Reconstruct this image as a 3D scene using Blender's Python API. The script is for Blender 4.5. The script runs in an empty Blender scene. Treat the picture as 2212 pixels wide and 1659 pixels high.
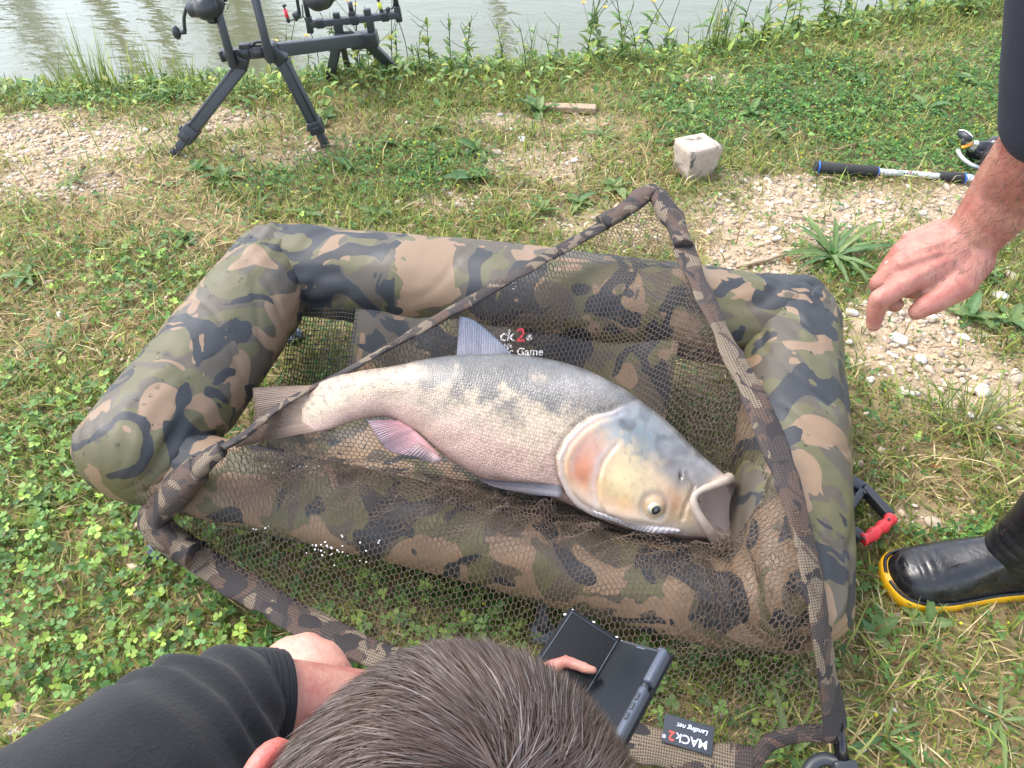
import bpy, bmesh, math
import numpy as np
from mathutils import Vector, Matrix
rng = np.random.default_rng(7)
scene = bpy.context.scene
col = scene.collection

# ------------------------------------------------------------------ camera
CAM_H, PITCH, FPX = 1.3, math.radians(46), 1650.0     # height, pitch below horizon, focal length in px of a 2212 px wide picture
cam_data = bpy.data.cameras.new('camera')
cam = bpy.data.objects.new('camera', cam_data)
col.objects.link(cam)
cam.location = (0, 0, CAM_H)
cam.rotation_euler = (math.pi / 2 - PITCH, 0, 0)
cam_data.sensor_width = 36.0
cam_data.lens = 36.0 * FPX / 2212.0
cam_data.clip_start = 0.02
cam_data.clip_end = 400
scene.camera = cam

# ------------------------------------------------------------------ sky and sun (bright overcast)
SUN_AZ, SUN_EL = math.radians(-62), math.radians(58)   # azimuth from +Y towards +X
world = bpy.data.worlds.new('World')
scene.world = world
world.use_nodes = True
wn = world.node_tree
bg = wn.nodes['Background']
sky = wn.nodes.new('ShaderNodeTexSky')
sky.sky_type = 'NISHITA'
sky.sun_disc = False
sky.sun_elevation = SUN_EL
sky.sun_rotation = SUN_AZ
sky.air_density = 1.0
sky.dust_density = 1.5
sky.ozone_density = 1.0
hs = wn.nodes.new('ShaderNodeHueSaturation')
hs.inputs['Saturation'].default_value = 0.55            # thin cloud cover greys the whole sky evenly
wn.links.new(sky.outputs['Color'], hs.inputs['Color'])
wn.links.new(hs.outputs['Color'], bg.inputs['Color'])
bg.inputs['Strength'].default_value = 0.15
sun_data = bpy.data.lights.new('sun', 'SUN')
sun_data.energy = 0.75
sun_data.angle = math.radians(24)
sun_data.color = (1.0, 0.95, 0.88)
sun = bpy.data.objects.new('sun', sun_data)
col.objects.link(sun)
sd = Vector((math.sin(SUN_AZ) * math.cos(SUN_EL), math.cos(SUN_AZ) * math.cos(SUN_EL), math.sin(SUN_EL)))
sun.rotation_euler = sd.to_track_quat('Z', 'Y').to_euler()
vs = scene.view_settings
vs.view_transform = 'Standard'
vs.look = 'None'
vs.gamma = 1.0
vs.use_curve_mapping = False
vs.exposure = 2.14

# ------------------------------------------------------------------ helpers: pixels to places
FW = np.array([0, math.cos(PITCH), -math.sin(PITCH)])
UP = np.array([0, math.sin(PITCH), math.cos(PITCH)])
RT = np.array([1.0, 0, 0])
CO = np.array([0, 0, CAM_H])

def ray(u, v):
    return FW + RT * (u - 1106) / FPX + UP * (829.5 - v) / FPX

def P(u, v, z=0.0):                       # where the ray meets the level z
    r = ray(u, v)
    return CO + r * ((z - CAM_H) / r[2])

def Q(u, v, d):                           # a point at depth d
    return CO + ray(u, v) * d

def Yp(u, v, y):                          # where the ray meets the upright plane at distance y
    r = ray(u, v)
    return CO + r * (y / r[1])

def Pl(u, v, p0, n):                      # where the ray meets a plane
    r = ray(u, v)
    return CO + r * (np.dot(np.asarray(p0) - CO, n) / np.dot(r, n))

def to_px(X):
    D = np.asarray(X) - CO
    k = np.maximum(D @ FW, 0.05)
    return 1106 + FPX * D[..., 0] / k, 829.5 - FPX * (D @ UP) / k, k

def nrm(v):
    v = np.asarray(v, float)
    return v / (np.linalg.norm(v, axis=-1, keepdims=True) + 1e-12)

# ------------------------------------------------------------------ helpers: noise
def _hash(ix, iy, iz, seed):
    h = (ix * 374761393 + iy * 668265263 + iz * 2147483647 + seed * 974634777) & 0xffffffff
    h = ((h ^ (h >> 13)) * 1274126177) & 0xffffffff
    h = (h ^ (h >> 16)) & 0xffffffff
    return h / 2147483648.0 - 1.0

def vnoise(p, seed=0):
    p = np.asarray(p, float)
    i = np.floor(p).astype(np.int64)
    f = p - i
    f = f * f * (3 - 2 * f)
    r = 0
    for dx in (0, 1):
        wx = f[..., 0] if dx else 1 - f[..., 0]
        for dy in (0, 1):
            wy = f[..., 1] if dy else 1 - f[..., 1]
            for dz in (0, 1):
                wz = f[..., 2] if dz else 1 - f[..., 2]
                r = r + wx * wy * wz * _hash(i[..., 0] + dx, i[..., 1] + dy, i[..., 2] + dz, seed)
    return r

def fbm(p, octv=3, seed=0):
    p = np.asarray(p, float)
    r, a = 0, 1.0
    for k in range(octv):
        r = r + a * vnoise(p * 2.0 ** k, seed + k * 17)
        a *= 0.5
    return r

def n2(x, y, s, seed=0, octv=2):
    x = np.asarray(x, float); y = np.asarray(y, float)
    return fbm(np.stack([x * s, y * s, np.zeros_like(x) + 0.37 * seed], -1), octv, seed)

def sstep(a, b, x):
    t = np.clip((np.asarray(x, float) - a) / (b - a), 0, 1)
    return t * t * (3 - 2 * t)

def lin(c, k=1.0):                        # sRGB 0-255 to linear
    c = np.asarray(c, float) / 255.0
    return np.where(c <= 0.04045, c / 12.92, ((c + 0.055) / 1.055) ** 2.4) * k

def spline(pts, n):                       # Catmull-Rom through rows of pts
    pts = np.asarray(pts, float)
    m = len(pts)
    t = np.linspace(0, m - 1, n)
    i = np.clip(np.floor(t).astype(int), 0, m - 2)
    f = (t - i)[:, None]
    p0 = pts[np.maximum(i - 1, 0)]; p1 = pts[i]; p2 = pts[i + 1]; p3 = pts[np.minimum(i + 2, m - 1)]
    return 0.5 * (2 * p1 + (p2 - p0) * f + (2 * p0 - 5 * p1 + 4 * p2 - p3) * f ** 2 + (3 * p1 - p0 - 3 * p2 + p3) * f ** 3)

# ------------------------------------------------------------------ helpers: meshes
def mk_mesh(name, V, F, colr=None, uv=None, smooth=True):
    V = np.asarray(V, np.float32).reshape(-1, 3)
    Fs = F if isinstance(F, list) else [F]
    Fs = [np.asarray(f, np.int32) for f in Fs if len(f)]
    me = bpy.data.meshes.new(name)
    me.vertices.add(len(V))
    me.vertices.foreach_set('co', V.ravel())
    li = np.concatenate([f.ravel() for f in Fs])
    ls, o = [], 0
    for f in Fs:
        k = f.shape[1]
        ls.append(o + np.arange(len(f)) * k)
        o += f.size
    ls = np.concatenate(ls).astype(np.int32)
    me.loops.add(len(li))
    me.loops.foreach_set('vertex_index', li)
    me.polygons.add(len(ls))
    me.polygons.foreach_set('loop_start', ls)
    if smooth:
        me.polygons.foreach_set('use_smooth', np.ones(len(ls), bool))
    me.update(calc_edges=True)
    if colr is not None:
        a = me.attributes.new('Col', 'FLOAT_COLOR', 'POINT')
        c = np.ones((len(V), 4), np.float32)
        c[:, :3] = colr
        a.data.foreach_set('color', c.ravel())
    if uv is not None:
        l = me.uv_layers.new(name='UVMap')
        l.data.foreach_set('uv', np.asarray(uv, np.float32)[li].ravel())
    return me

def link(name, me, mat=None, parent=None, loc=(0, 0, 0)):
    o = bpy.data.objects.new(name, me)
    col.objects.link(o)
    o.location = loc
    if mat is not None and me is not None and len(me.materials) == 0:
        me.materials.append(mat)
    if parent is not None:
        o.parent = parent
    return o

def root(par):
    x = np.zeros(3)
    while par is not None:
        x += np.array(par.location); par = par.parent
    return x

def part(name, VF, mat, parent, colr=None, uv=None, smooth=True):     # world-space vertices under a parent
    V, F = VF
    V = np.asarray(V, float) - root(parent)
    return link(name, mk_mesh(name, V, F, colr, uv, smooth), mat, parent)

def solo(name, VF, mat, base=None, colr=None, uv=None, smooth=True):
    V, F = VF
    V = np.asarray(V, float)
    if base is None:
        base = np.array([V[:, 0].mean(), V[:, 1].mean(), V[:, 2].min()])
    return link(name, mk_mesh(name, V - base, F, colr, uv, smooth), mat, None, tuple(base))

def thing(name, base, label, cat, group=None):
    o = bpy.data.objects.new(name, None)
    col.objects.link(o)
    o.location = tuple(base)
    o.empty_display_size = 0.05
    return tag(o, label, cat, group)

def tag(o, label=None, cat=None, group=None, kind=None):
    if label: o['label'] = label
    if cat: o['category'] = cat
    if group: o['group'] = group
    if kind: o['kind'] = kind
    return o

def join(*VFs):
    Vs, F3, F4, o = [], [], [], 0
    for V, F in VFs:
        V = np.asarray(V, float).reshape(-1, 3)
        for f in (F if isinstance(F, list) else [F]):
            f = np.asarray(f, np.int64)
            if len(f) == 0: continue
            (F3 if f.shape[1] == 3 else F4).append(f + o)
        Vs.append(V); o += len(V)
    out = []
    if F3: out.append(np.concatenate(F3))
    if F4: out.append(np.concatenate(F4))
    return np.concatenate(Vs), out

def frames(pts, up=(0, 0, 1)):
    pts = np.asarray(pts, float)
    t = nrm(np.gradient(pts, axis=0))
    u0 = np.asarray(up, float)
    if abs(np.dot(u0, t[0])) > 0.95:
        u0 = np.array([1.0, 0, 0])
    a = nrm(np.cross(t[0], u0)); A = [a]
    for k in range(1, len(pts)):
        a = A[-1] - t[k] * np.dot(A[-1], t[k])
        A.append(nrm(a))
    A = np.array(A)
    return t, A, np.cross(A, t)

def tube(pts, r, seg=12, caps=True, up=(0, 0, 1), ry=None):
    pts = np.asarray(pts, float)
    n = len(pts)
    r = np.broadcast_to(np.asarray(r, float), (n,))
    r2 = r if ry is None else np.broadcast_to(np.asarray(ry, float), (n,))
    t, A, B = frames(pts, up)
    ph = np.arange(seg) * 2 * math.pi / seg
    V = pts[:, None] + A[:, None] * (np.cos(ph)[None, :, None] * r[:, None, None]) + B[:, None] * (np.sin(ph)[None, :, None] * r2[:, None, None])
    V = V.reshape(-1, 3)
    i = np.arange(n - 1)[:, None] * seg; j = np.arange(seg)[None]; k = (j + 1) % seg
    F4 = np.stack([i + j, i + k, i + seg + k, i + seg + j], -1).reshape(-1, 4)
    F3 = []
    if caps:
        V = np.vstack([V, pts[0], pts[-1]])
        c0, c1 = len(V) - 2, len(V) - 1
        for q in range(seg):
            F3.append((c0, (q + 1) % seg, q))
            F3.append((c1, (n - 1) * seg + q, (n - 1) * seg + (q + 1) % seg))
    return V, [F4] + ([np.array(F3)] if F3 else [])

def bar(a, b, r, seg=10, bev=0.25):       # a rod with softened ends
    a = np.asarray(a, float); b = np.asarray(b, float)
    d = nrm(b - a); L = np.linalg.norm(b - a); e = min(r * bev, L * 0.2)
    return tube([a, a + d * e, b - d * e, b], [r * 0.8, r, r, r * 0.8], seg)

def box(c, ax, ay, az, bev=0.0):          # box from centre and three half-extent vectors, with optional chamfer
    bm = bmesh.new()
    bmesh.ops.create_cube(bm, size=2.0)
    M = np.array([ax, ay, az], float)
    s = np.linalg.norm(M, axis=1)
    D = M / s[:, None]
    for v in bm.verts:
        v.co = Vector((v.co.x * s[0], v.co.y * s[1], v.co.z * s[2]))
    if bev > 0:
        bmesh.ops.bevel(bm, geom=bm.edges[:], offset=bev, segments=2, affect='EDGES', profile=0.6)
    bmesh.ops.triangulate(bm, faces=bm.faces[:])
    bm.verts.index_update()
    V = np.array([v.co[:] for v in bm.verts]) @ D + np.asarray(c, float)
    F = np.array([[v.index for v in f.verts] for f in bm.faces])
    bm.free()
    return V, [F]

def obox(a, b, w, h, up=(0, 0, 1), bev=0.0):   # box profile from a to b
    a = np.asarray(a, float); b = np.asarray(b, float)
    d = (b - a) / 2; s = nrm(np.cross(d, up)); u = nrm(np.cross(s, d))
    return box((a + b) / 2, d, s * w / 2, u * h / 2, bev)

_ico = {}
def ico(sub):
    if sub not in _ico:
        bm = bmesh.new()
        bmesh.ops.create_icosphere(bm, subdivisions=sub, radius=1.0)
        bm.verts.index_update()
        _ico[sub] = (np.array([v.co[:] for v in bm.verts]), np.array([[v.index for v in f.verts] for f in bm.faces]))
        bm.free()
    return _ico[sub]

def ell(c, r, R=None, sub=3):
    V, F = ico(sub)
    V = V * np.asarray(r, float)
    if R is not None:
        V = V @ np.asarray(R)            # rows of R are the axes
    return V + np.asarray(c, float), [F]

def lathe(prof, c, axis, seg=24):         # prof: (distance along axis, radius)
    axis = nrm(axis)
    pts = np.array([np.asarray(c, float) + axis * p[0] for p in prof])
    u0 = np.array([0, 0, 1.0]) if abs(axis[2]) < 0.9 else np.array([1.0, 0, 0])
    A = nrm(np.cross(axis, u0)); B = np.cross(A, axis)
    ph = np.arange(seg) * 2 * math.pi / seg
    r = np.array([p[1] for p in prof])
    V = pts[:, None] + (A * np.cos(ph)[:, None] + B * np.sin(ph)[:, None])[None] * r[:, None, None]
    n = len(prof)
    i = np.arange(n - 1)[:, None] * seg; j = np.arange(seg)[None]; k = (j + 1) % seg
    F4 = np.stack([i + j, i + k, i + seg + k, i + seg + j], -1).reshape(-1, 4)
    V = np.vstack([V.reshape(-1, 3), pts[0], pts[-1]])
    m = len(V)
    F3 = np.array([(m - 2, (q + 1) % seg, q) for q in range(seg)] + [(m - 1, (n - 1) * seg + q, (n - 1) * seg + (q + 1) % seg) for q in range(seg)])
    return V, [F4, F3]

def grid_faces(n, m, closed=False):
    i = np.arange(n - 1)[:, None] * m
    j = np.arange(m if closed else m - 1)[None]
    k = (j + 1) % m
    return np.stack([i + j, i + k, i + m + k, i + m + j], -1).reshape(-1, 4)

def rotm(yaw, pitch=0, roll=0):           # arrays -> rotation matrices (N,3,3), columns are the local axes
    yaw, pitch, roll = np.broadcast_arrays(np.asarray(yaw, float), np.asarray(pitch, float), np.asarray(roll, float))
    cy, sy, cp, sp, cr, sr = np.cos(yaw), np.sin(yaw), np.cos(pitch), np.sin(pitch), np.cos(roll), np.sin(roll)
    z = np.zeros_like(cy); o = np.ones_like(cy)
    M = lambda *a: np.stack([np.stack(a[0:3], -1), np.stack(a[3:6], -1), np.stack(a[6:9], -1)], -2)
    return M(cy, -sy, z, sy, cy, z, z, z, o) @ M(o, z, z, z, cp, -sp, z, sp, cp) @ M(cr, z, sr, z, o, z, -sr, z, cr)

def inst(TV, TF, pos, R, sc, colr):       # many transformed copies of a small template in one mesh
    N, k = len(pos), len(TV)
    sc = np.asarray(sc, float)
    if sc.ndim == 1: sc = sc[:, None].repeat(3, 1)
    V = np.einsum('nij,nkj->nki', R, TV[None] * sc[:, None]) + np.asarray(pos)[:, None]
    F = (np.asarray(TF)[None] + (np.arange(N) * k)[:, None, None]).reshape(-1, np.asarray(TF).shape[1])
    return V.reshape(-1, 3), F, np.repeat(np.asarray(colr), k, 0)

def blob(name, chains, voxel, smooth=8, extra=()):      # overlapping tapered limbs grown into one skin
    parts = list(extra)
    for ch in chains:
        pts = np.array([c[0] for c in ch], float); r = np.array([c[1] for c in ch], float)
        for k in range(len(ch)):
            parts.append(ell(pts[k], r[k], sub=3))
        for k in range(len(ch) - 1):
            parts.append(tube([pts[k], (pts[k] + pts[k + 1]) / 2, pts[k + 1]], [r[k], (r[k] + r[k + 1]) / 2, r[k + 1]], 20))
    V, F = join(*parts)
    me = mk_mesh(name, V, F)
    o = bpy.data.objects.new(name + '_tmp', me)
    col.objects.link(o)
    m = o.modifiers.new('remesh', 'REMESH'); m.mode = 'VOXEL'; m.voxel_size = voxel
    if smooth:
        s = o.modifiers.new('smooth', 'SMOOTH'); s.iterations = smooth; s.factor = 0.5
    dg = bpy.context.evaluated_depsgraph_get()
    out = bpy.data.meshes.new_from_object(o.evaluated_get(dg))
    bpy.data.objects.remove(o)
    n = len(out.vertices)
    V = np.empty(n * 3, np.float32); out.vertices.foreach_get('co', V)
    F4, F3 = [], []
    for p in out.polygons:
        (F4 if len(p.vertices) == 4 else F3).append(p.vertices[:])
    bpy.data.meshes.remove(out)
    return V.reshape(-1, 3).astype(float), [np.array(f) for f in (F4, F3) if f]

def text_vf(s, origin, xa, ya, size, depth=0.0004, shear=0.0, bold=0.0):      # lettering as geometry
    cu = bpy.data.curves.new('t', 'FONT')
    cu.body = s; cu.size = 1.0; cu.extrude = depth / size; cu.offset = bold; cu.shear = shear; cu.resolution_u = 3
    o = bpy.data.objects.new('t', cu); col.objects.link(o)
    dg = bpy.context.evaluated_depsgraph_get()
    me = bpy.data.meshes.new_from_object(o.evaluated_get(dg))
    V = np.array([v.co[:] for v in me.vertices]) * size
    me.calc_loop_triangles()
    F = np.array([t.vertices[:] for t in me.loop_triangles])
    bpy.data.objects.remove(o); bpy.data.meshes.remove(me)
    xa, ya = nrm(xa), nrm(ya); za = np.cross(xa, ya)
    return np.asarray(origin) + V[:, :1] * xa + V[:, 1:2] * ya + V[:, 2:] * za, [F]
# ------------------------------------------------------------------ materials
class NT:
    def __init__(s, name):
        s.m = bpy.data.materials.new(name); s.m.use_nodes = True
        s.t = s.m.node_tree; s.b = s.t.nodes['Principled BSDF']; s.out = s.t.nodes['Material Output']
    def n(s, typ, props=None, **ins):
        nd = s.t.nodes.new('ShaderNode' + typ)
        for k, v in (props or {}).items(): setattr(nd, k, v)
        for k, v in ins.items():
            k = k.replace('_', ' ')
            s.set(nd.inputs[int(k[1:])] if k[0] == 'i' and k[1:].isdigit() else nd.inputs[k], v)
        return nd
    def set(s, sock, v):
        if hasattr(v, 'is_output') or isinstance(v, bpy.types.NodeSocket): s.t.links.new(v, sock)
        elif isinstance(v, bpy.types.Node): s.t.links.new(v.outputs[0], sock)
        else:
            if sock.type == 'RGBA' and len(v) == 3: v = (*v, 1)
            sock.default_value = v
    def base(s, **k):
        for a, v in k.items(): s.set(s.b.inputs[a.replace('_', ' ')], v)
        return s
    def math(s, op, a, b=0.0):
        nd = s.t.nodes.new('ShaderNodeMath'); nd.operation = op
        s.set(nd.inputs[0], a); s.set(nd.inputs[1], b); return nd
    def mix(s, f, a, b, bt='MIX'):
        nd = s.t.nodes.new('ShaderNodeMix'); nd.data_type = 'RGBA'; nd.blend_type = bt
        s.set(nd.inputs[0], f); s.set(nd.inputs[6], a); s.set(nd.inputs[7], b); return nd.outputs[2]
    def co(s, kind='Object', scale=(1, 1, 1), loc=(0, 0, 0)):
        tc = s.t.nodes.new('ShaderNodeTexCoord')
        mp = s.n('Mapping'); s.t.links.new(tc.outputs[kind], mp.inputs[0])
        mp.inputs['Scale'].default_value = scale; mp.inputs['Location'].default_value = loc
        return mp
    def noise(s, co, scale, detail=3, dist=0.0, rough=0.5):
        return s.n('TexNoise', Vector=co, Scale=scale, Detail=detail, Distortion=dist, Roughness=rough)
    def ramp(s, f, stops, const=False):
        nd = s.t.nodes.new('ShaderNodeValToRGB'); s.set(nd.inputs[0], f)
        cr = nd.color_ramp; cr.interpolation = 'CONSTANT' if const else 'LINEAR'
        while len(cr.elements) < len(stops): cr.elements.new(0.5)
        for e, (p, c) in zip(cr.elements, stops):
            e.position = p; e.color = (*c, 1) if hasattr(c, '__len__') else (c, c, c, 1)
        return nd
    def bump(s, h, strength=0.3, dist=0.01):
        b = s.n('Bump', Height=h, Strength=strength, Distance=dist); s.set(s.b.inputs['Normal'], b.outputs[0]); return b
    def attr(s): return s.n('Attribute', {'attribute_name': 'Col'}).outputs['Color']

def m_plain(name, c, rough=0.5, metal=0.0, var=0.15, bscale=200, bstr=0.1, coat=0.0, spec=0.5):
    k = NT(name); co = k.co()
    f = k.noise(co, 30, 4)
    c = np.asarray(c)
    k.base(Base_Color=k.mix(f, tuple(c * (1 - var)), tuple(np.minimum(c * (1 + var), 1))), Roughness=rough, Metallic=metal, Coat_Weight=coat)
    k.b.inputs['Specular IOR Level'].default_value = spec
    k.bump(k.noise(co, bscale, 2), bstr, 0.001)
    return k.m

def m_attr(name, rough=0.5, transl=0.0, bscale=300, bstr=0.15, spec=0.4):
    k = NT(name); a = k.attr()
    f = k.noise(k.co(), 60, 3)
    c = k.mix(0.35, a, k.mix(f, (0.35, 0.35, 0.35), (0.65, 0.65, 0.65)), 'OVERLAY')
    k.base(Base_Color=c, Roughness=rough)
    k.b.inputs['Specular IOR Level'].default_value = spec
    if bstr: k.bump(k.noise(k.co(), bscale, 2), bstr, 0.002)
    if transl:
        tr = k.n('BsdfTranslucent', Color=c)
        ms = k.n('MixShader', i0=transl)
        k.t.links.new(k.b.outputs[0], ms.inputs[1]); k.t.links.new(tr.outputs[0], ms.inputs[2])
        k.t.links.new(ms.outputs[0], k.out.inputs[0])
    return k.m

def m_camo(name, cols, scale=9.0, rough=0.5, dots=0.0, stretch=(1, 1, 1), rot=0.0, wet=0.0, bump=0.25):
    k = NT(name)
    def layer(off, sc, thr, dist=1.15):
        mp = k.co('Object', stretch, off); mp.inputs['Rotation'].default_value = (0, 0, rot)
        return k.math('GREATER_THAN', k.noise(mp, sc, 2.0, dist, 0.42), thr)
    c = k.mix(layer((3, 1, 7), scale, 0.50), cols[0], cols[1])
    c = k.mix(layer((11, 5, 2), scale * 1.05, 0.54), c, cols[2])
    c = k.mix(layer((5, 17, 9), scale * 1.15, 0.565), c, cols[3])
    co = k.co()
    grime = k.noise(co, 35, 5)
    c = k.mix(0.25, c, k.mix(grime, (0.2, 0.2, 0.2), (0.8, 0.8, 0.8)), 'OVERLAY')
    r = rough
    if wet:
        w = k.ramp(k.noise(k.co('Object', (1, 1, 1), (2, 9, 4)), 14, 4), [(0.5, 0.0), (0.62, 1.0)])
        r = k.math('SUBTRACT', rough, k.math('MULTIPLY', w, wet))
    k.base(Base_Color=c, Roughness=r)
    if dots:
        v = k.n('TexVoronoi', Vector=k.co('UV'), Scale=dots, Randomness=0.12)
        d = k.ramp(v.outputs['Distance'], [(0.0, 0.0), (0.22, 0.0), (0.34, 1.0)])
        c2 = k.mix(d, (0.012, 0.011, 0.01), c)
        k.base(Base_Color=c2)
        k.bump(d, 0.6, 0.0015)
    else:
        k.bump(k.noise(co, 420, 2), bump, 0.0008)
    return k.m

def m_skin(name, c, red):
    k = NT(name); co = k.co()
    f = k.ramp(k.noise(co, 26, 5, 0.4, 0.65), [(0.35, 0.0), (0.65, 1.0)]); g = k.noise(co, 160, 3)
    cc = k.mix(f, c, red)
    cc = k.mix(0.32, cc, k.mix(g, (0.25, 0.2, 0.2), (0.75, 0.75, 0.75)), 'OVERLAY')
    k.base(Base_Color=cc, Roughness=0.5, Subsurface_Weight=0.15)
    k.b.inputs['Subsurface Radius'].default_value = (0.008, 0.003, 0.0015)
    k.b.inputs['Subsurface Scale'].default_value = 0.5
    k.bump(k.noise(co, 300, 4), 0.45, 0.0016)
    return k.m

CAMO = [tuple(lin(c, 0.72)) for c in ((98, 93, 62), (88, 79, 66), (142, 116, 90), (46, 48, 51))]
CAMO_NET = [tuple(lin(c, 0.8)) for c in ((92, 70, 58), (68, 57, 52), (126, 110, 90), (48, 40, 40))]
M = {}
M['camo'] = m_camo('camo_fabric', CAMO, 8.6, 0.6, wet=0.14)
M['sleeve'] = m_camo('camo_mesh_sleeve', CAMO_NET, 14, 0.8, dots=260)
M['black_fabric'] = m_plain('black_webbing', lin((40, 42, 46)), 0.6)
M['black'] = m_plain('black_plastic', lin((46, 48, 52)), 0.42, bscale=500, bstr=0.15)
M['pod'] = m_plain('matt_black_alloy', lin((58, 61, 66)), 0.5, var=0.12, bscale=600, bstr=0.2)
M['gloss_black'] = m_plain('gloss_black', lin((20, 20, 24)), 0.18)
M['bumper'] = m_plain('bumper_plastic', lin((66, 72, 84)), 0.4)
M['grey_plastic'] = m_plain('grey_plastic', lin((92, 100, 108)), 0.5)
M['foam'] = m_plain('black_foam', lin((44, 43, 42)), 0.85, bscale=900, bstr=0.5)
M['silver'] = m_plain('silver_paint', lin((205, 208, 212)), 0.35, 0.3)
M['chrome'] = m_plain('chrome', lin((200, 200, 205)), 0.15, 0.9)
M['blue'] = m_plain('blue_ring', lin((40, 100, 190)), 0.4)
M['red'] = m_plain('red_plastic', lin((205, 48, 52)), 0.45, bscale=700, bstr=0.35)
M['bright_red'] = m_plain('bright_red_plastic', lin((225, 60, 75)), 0.35)
M['yellow_green'] = m_plain('yellow_green_plastic', lin((205, 215, 60)), 0.35)
M['orange'] = m_plain('orange_plastic', lin((235, 150, 40)), 0.4)
M['white'] = m_plain('white_paper', lin((232, 230, 226)), 0.7)
M['wire'] = m_plain('black_mesh_wire', lin((42, 44, 46)), 0.6)
M['net'] = m_plain('net_cord', lin((104, 88, 75)), 0.7, var=0.25)
M['stitch'] = m_plain('stitching', lin((140, 112, 98)), 0.8)
M['tag'] = m_plain('woven_tag', lin((48, 52, 60)), 0.75, bscale=900, bstr=0.3)
M['tag_white'] = m_plain('tag_white', lin((222, 224, 238)), 0.7)
M['tag_red'] = m_plain('tag_red', lin((228, 78, 58)), 0.7)
M['logo_white'] = m_plain('print_white', lin((225, 225, 225)), 0.6)
M['logo_red'] = m_plain('print_red', lin((215, 50, 70)), 0.6)
M['leaf'] = m_attr('leaf', 0.5, 0.4)
M['stone'] = m_attr('stone', 0.8, 0.0, 250, 0.5)
M['straw'] = m_attr('straw', 0.75, 0.1)
M['fin'] = m_attr('fin', 0.35, 0.12, 400, 0.2)
M['eye_white'] = m_plain('eye_white', lin((150, 152, 146)), 0.15, var=0.05, coat=1.0)
M['eye_gold'] = m_plain('eye_gold', lin((168, 164, 132)), 0.15, var=0.2, coat=1.0)
M['eye_black'] = m_plain('eye_black', lin((30, 34, 38)), 0.05, coat=1.0)
M['skin_tan'] = m_skin('tanned_skin', tuple(lin((164, 118, 100))), tuple(lin((148, 86, 76))))
M['skin_red'] = m_skin('flushed_skin', tuple(lin((196, 112, 98))), tuple(lin((190, 92, 84))))
M['skin_pale'] = m_skin('pale_skin', tuple(lin((196, 148, 128))), tuple(lin((190, 128, 112))))
M['hair'] = m_attr('hair', 0.42, 0.0, 300, 0.0, 0.5)
M['navy'] = m_plain('navy_jersey', lin((34, 36, 48)), 0.9, bscale=700, bstr=0.5)
M['rubber'] = m_plain('wet_black_rubber', lin((24, 25, 28)), 0.25, bscale=90, bstr=0.35)
def m_rubber():
    k = NT('wet_black_rubber'); co = k.co()
    f = k.noise(co, 28, 5, 0.8); g = k.noise(co, 140, 3)
    mud = k.ramp(k.noise(k.co('Object', (1, 1, 1), (5, 1, 3)), 60, 5, 0.3, 0.7), [(0.60, 0.0), (0.72, .7)])
    k.base(Base_Color=k.mix(mud, k.mix(f, (.006, .006, .007), (.018, .018, .02)), tuple(lin((120, 104, 80), .6))), Roughness=k.ramp(f, [(.38, .16), (.5, .3), (.64, .55)]))
    k.bump(k.math('ADD', f, k.math('MULTIPLY', g, .2)), .35, .004)
    return k.m
M['rubber'] = m_rubber()
M['yellow_rubber'] = m_plain('yellow_rubber', lin((236, 176, 22)), 0.45, var=0.12)
M['leather'] = m_plain('black_leather', lin((13, 13, 15)), 0.65, spec=0.25, bscale=350, bstr=0.5)
M['glass'] = m_plain('dark_screen', lin((14, 16, 20)), 0.25, var=0.0, bstr=0.0, spec=0.22)
M['bark'] = m_plain('bark', lin((98, 92, 74)), 0.9, bscale=40, bstr=0.8)

def m_water():
    k = NT('pond_water')
    co = k.co('Object', (1, 1, 1))
    k.base(Base_Color=tuple(lin((92, 93, 70))), Roughness=0.03, IOR=1.4)
    mp = k.co('Object', (0.7, 1.6, 1)); mp.inputs['Rotation'].default_value = (0, 0, 0.25)
    a = k.noise(mp, 7, 2, 0.4); b = k.noise(mp, 26, 2, 0.3)
    h = k.math('ADD', a, k.math('MULTIPLY', b, 0.22))
    k.bump(h, 0.055, 0.05)
    return k.m
M['water'] = m_water()

def m_ground():
    k = NT('soil'); co = k.co()
    a = k.attr()
    f = k.noise(co, 9, 6, 0.3, 0.65); g = k.noise(co, 70, 5, 0.2, 0.7)
    c = k.mix(f, (0.5, 0.5, 0.5), (0.5, 0.5, 0.5))
    c = k.mix(0.55, a, k.mix(g, (0.12, 0.11, 0.1), (0.88, 0.87, 0.85)), 'OVERLAY')
    c = k.mix(k.ramp(f, [(0.35, 0.0), (0.7, 0.5)]), c, tuple(lin((150, 126, 92), 0.8)))
    k.base(Base_Color=c, Roughness=0.92)
    h = k.math('ADD', k.math('MULTIPLY', f, 0.5), g)
    k.bump(h, 0.9, 0.012)
    return k.m
M['soil'] = m_ground()

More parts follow.
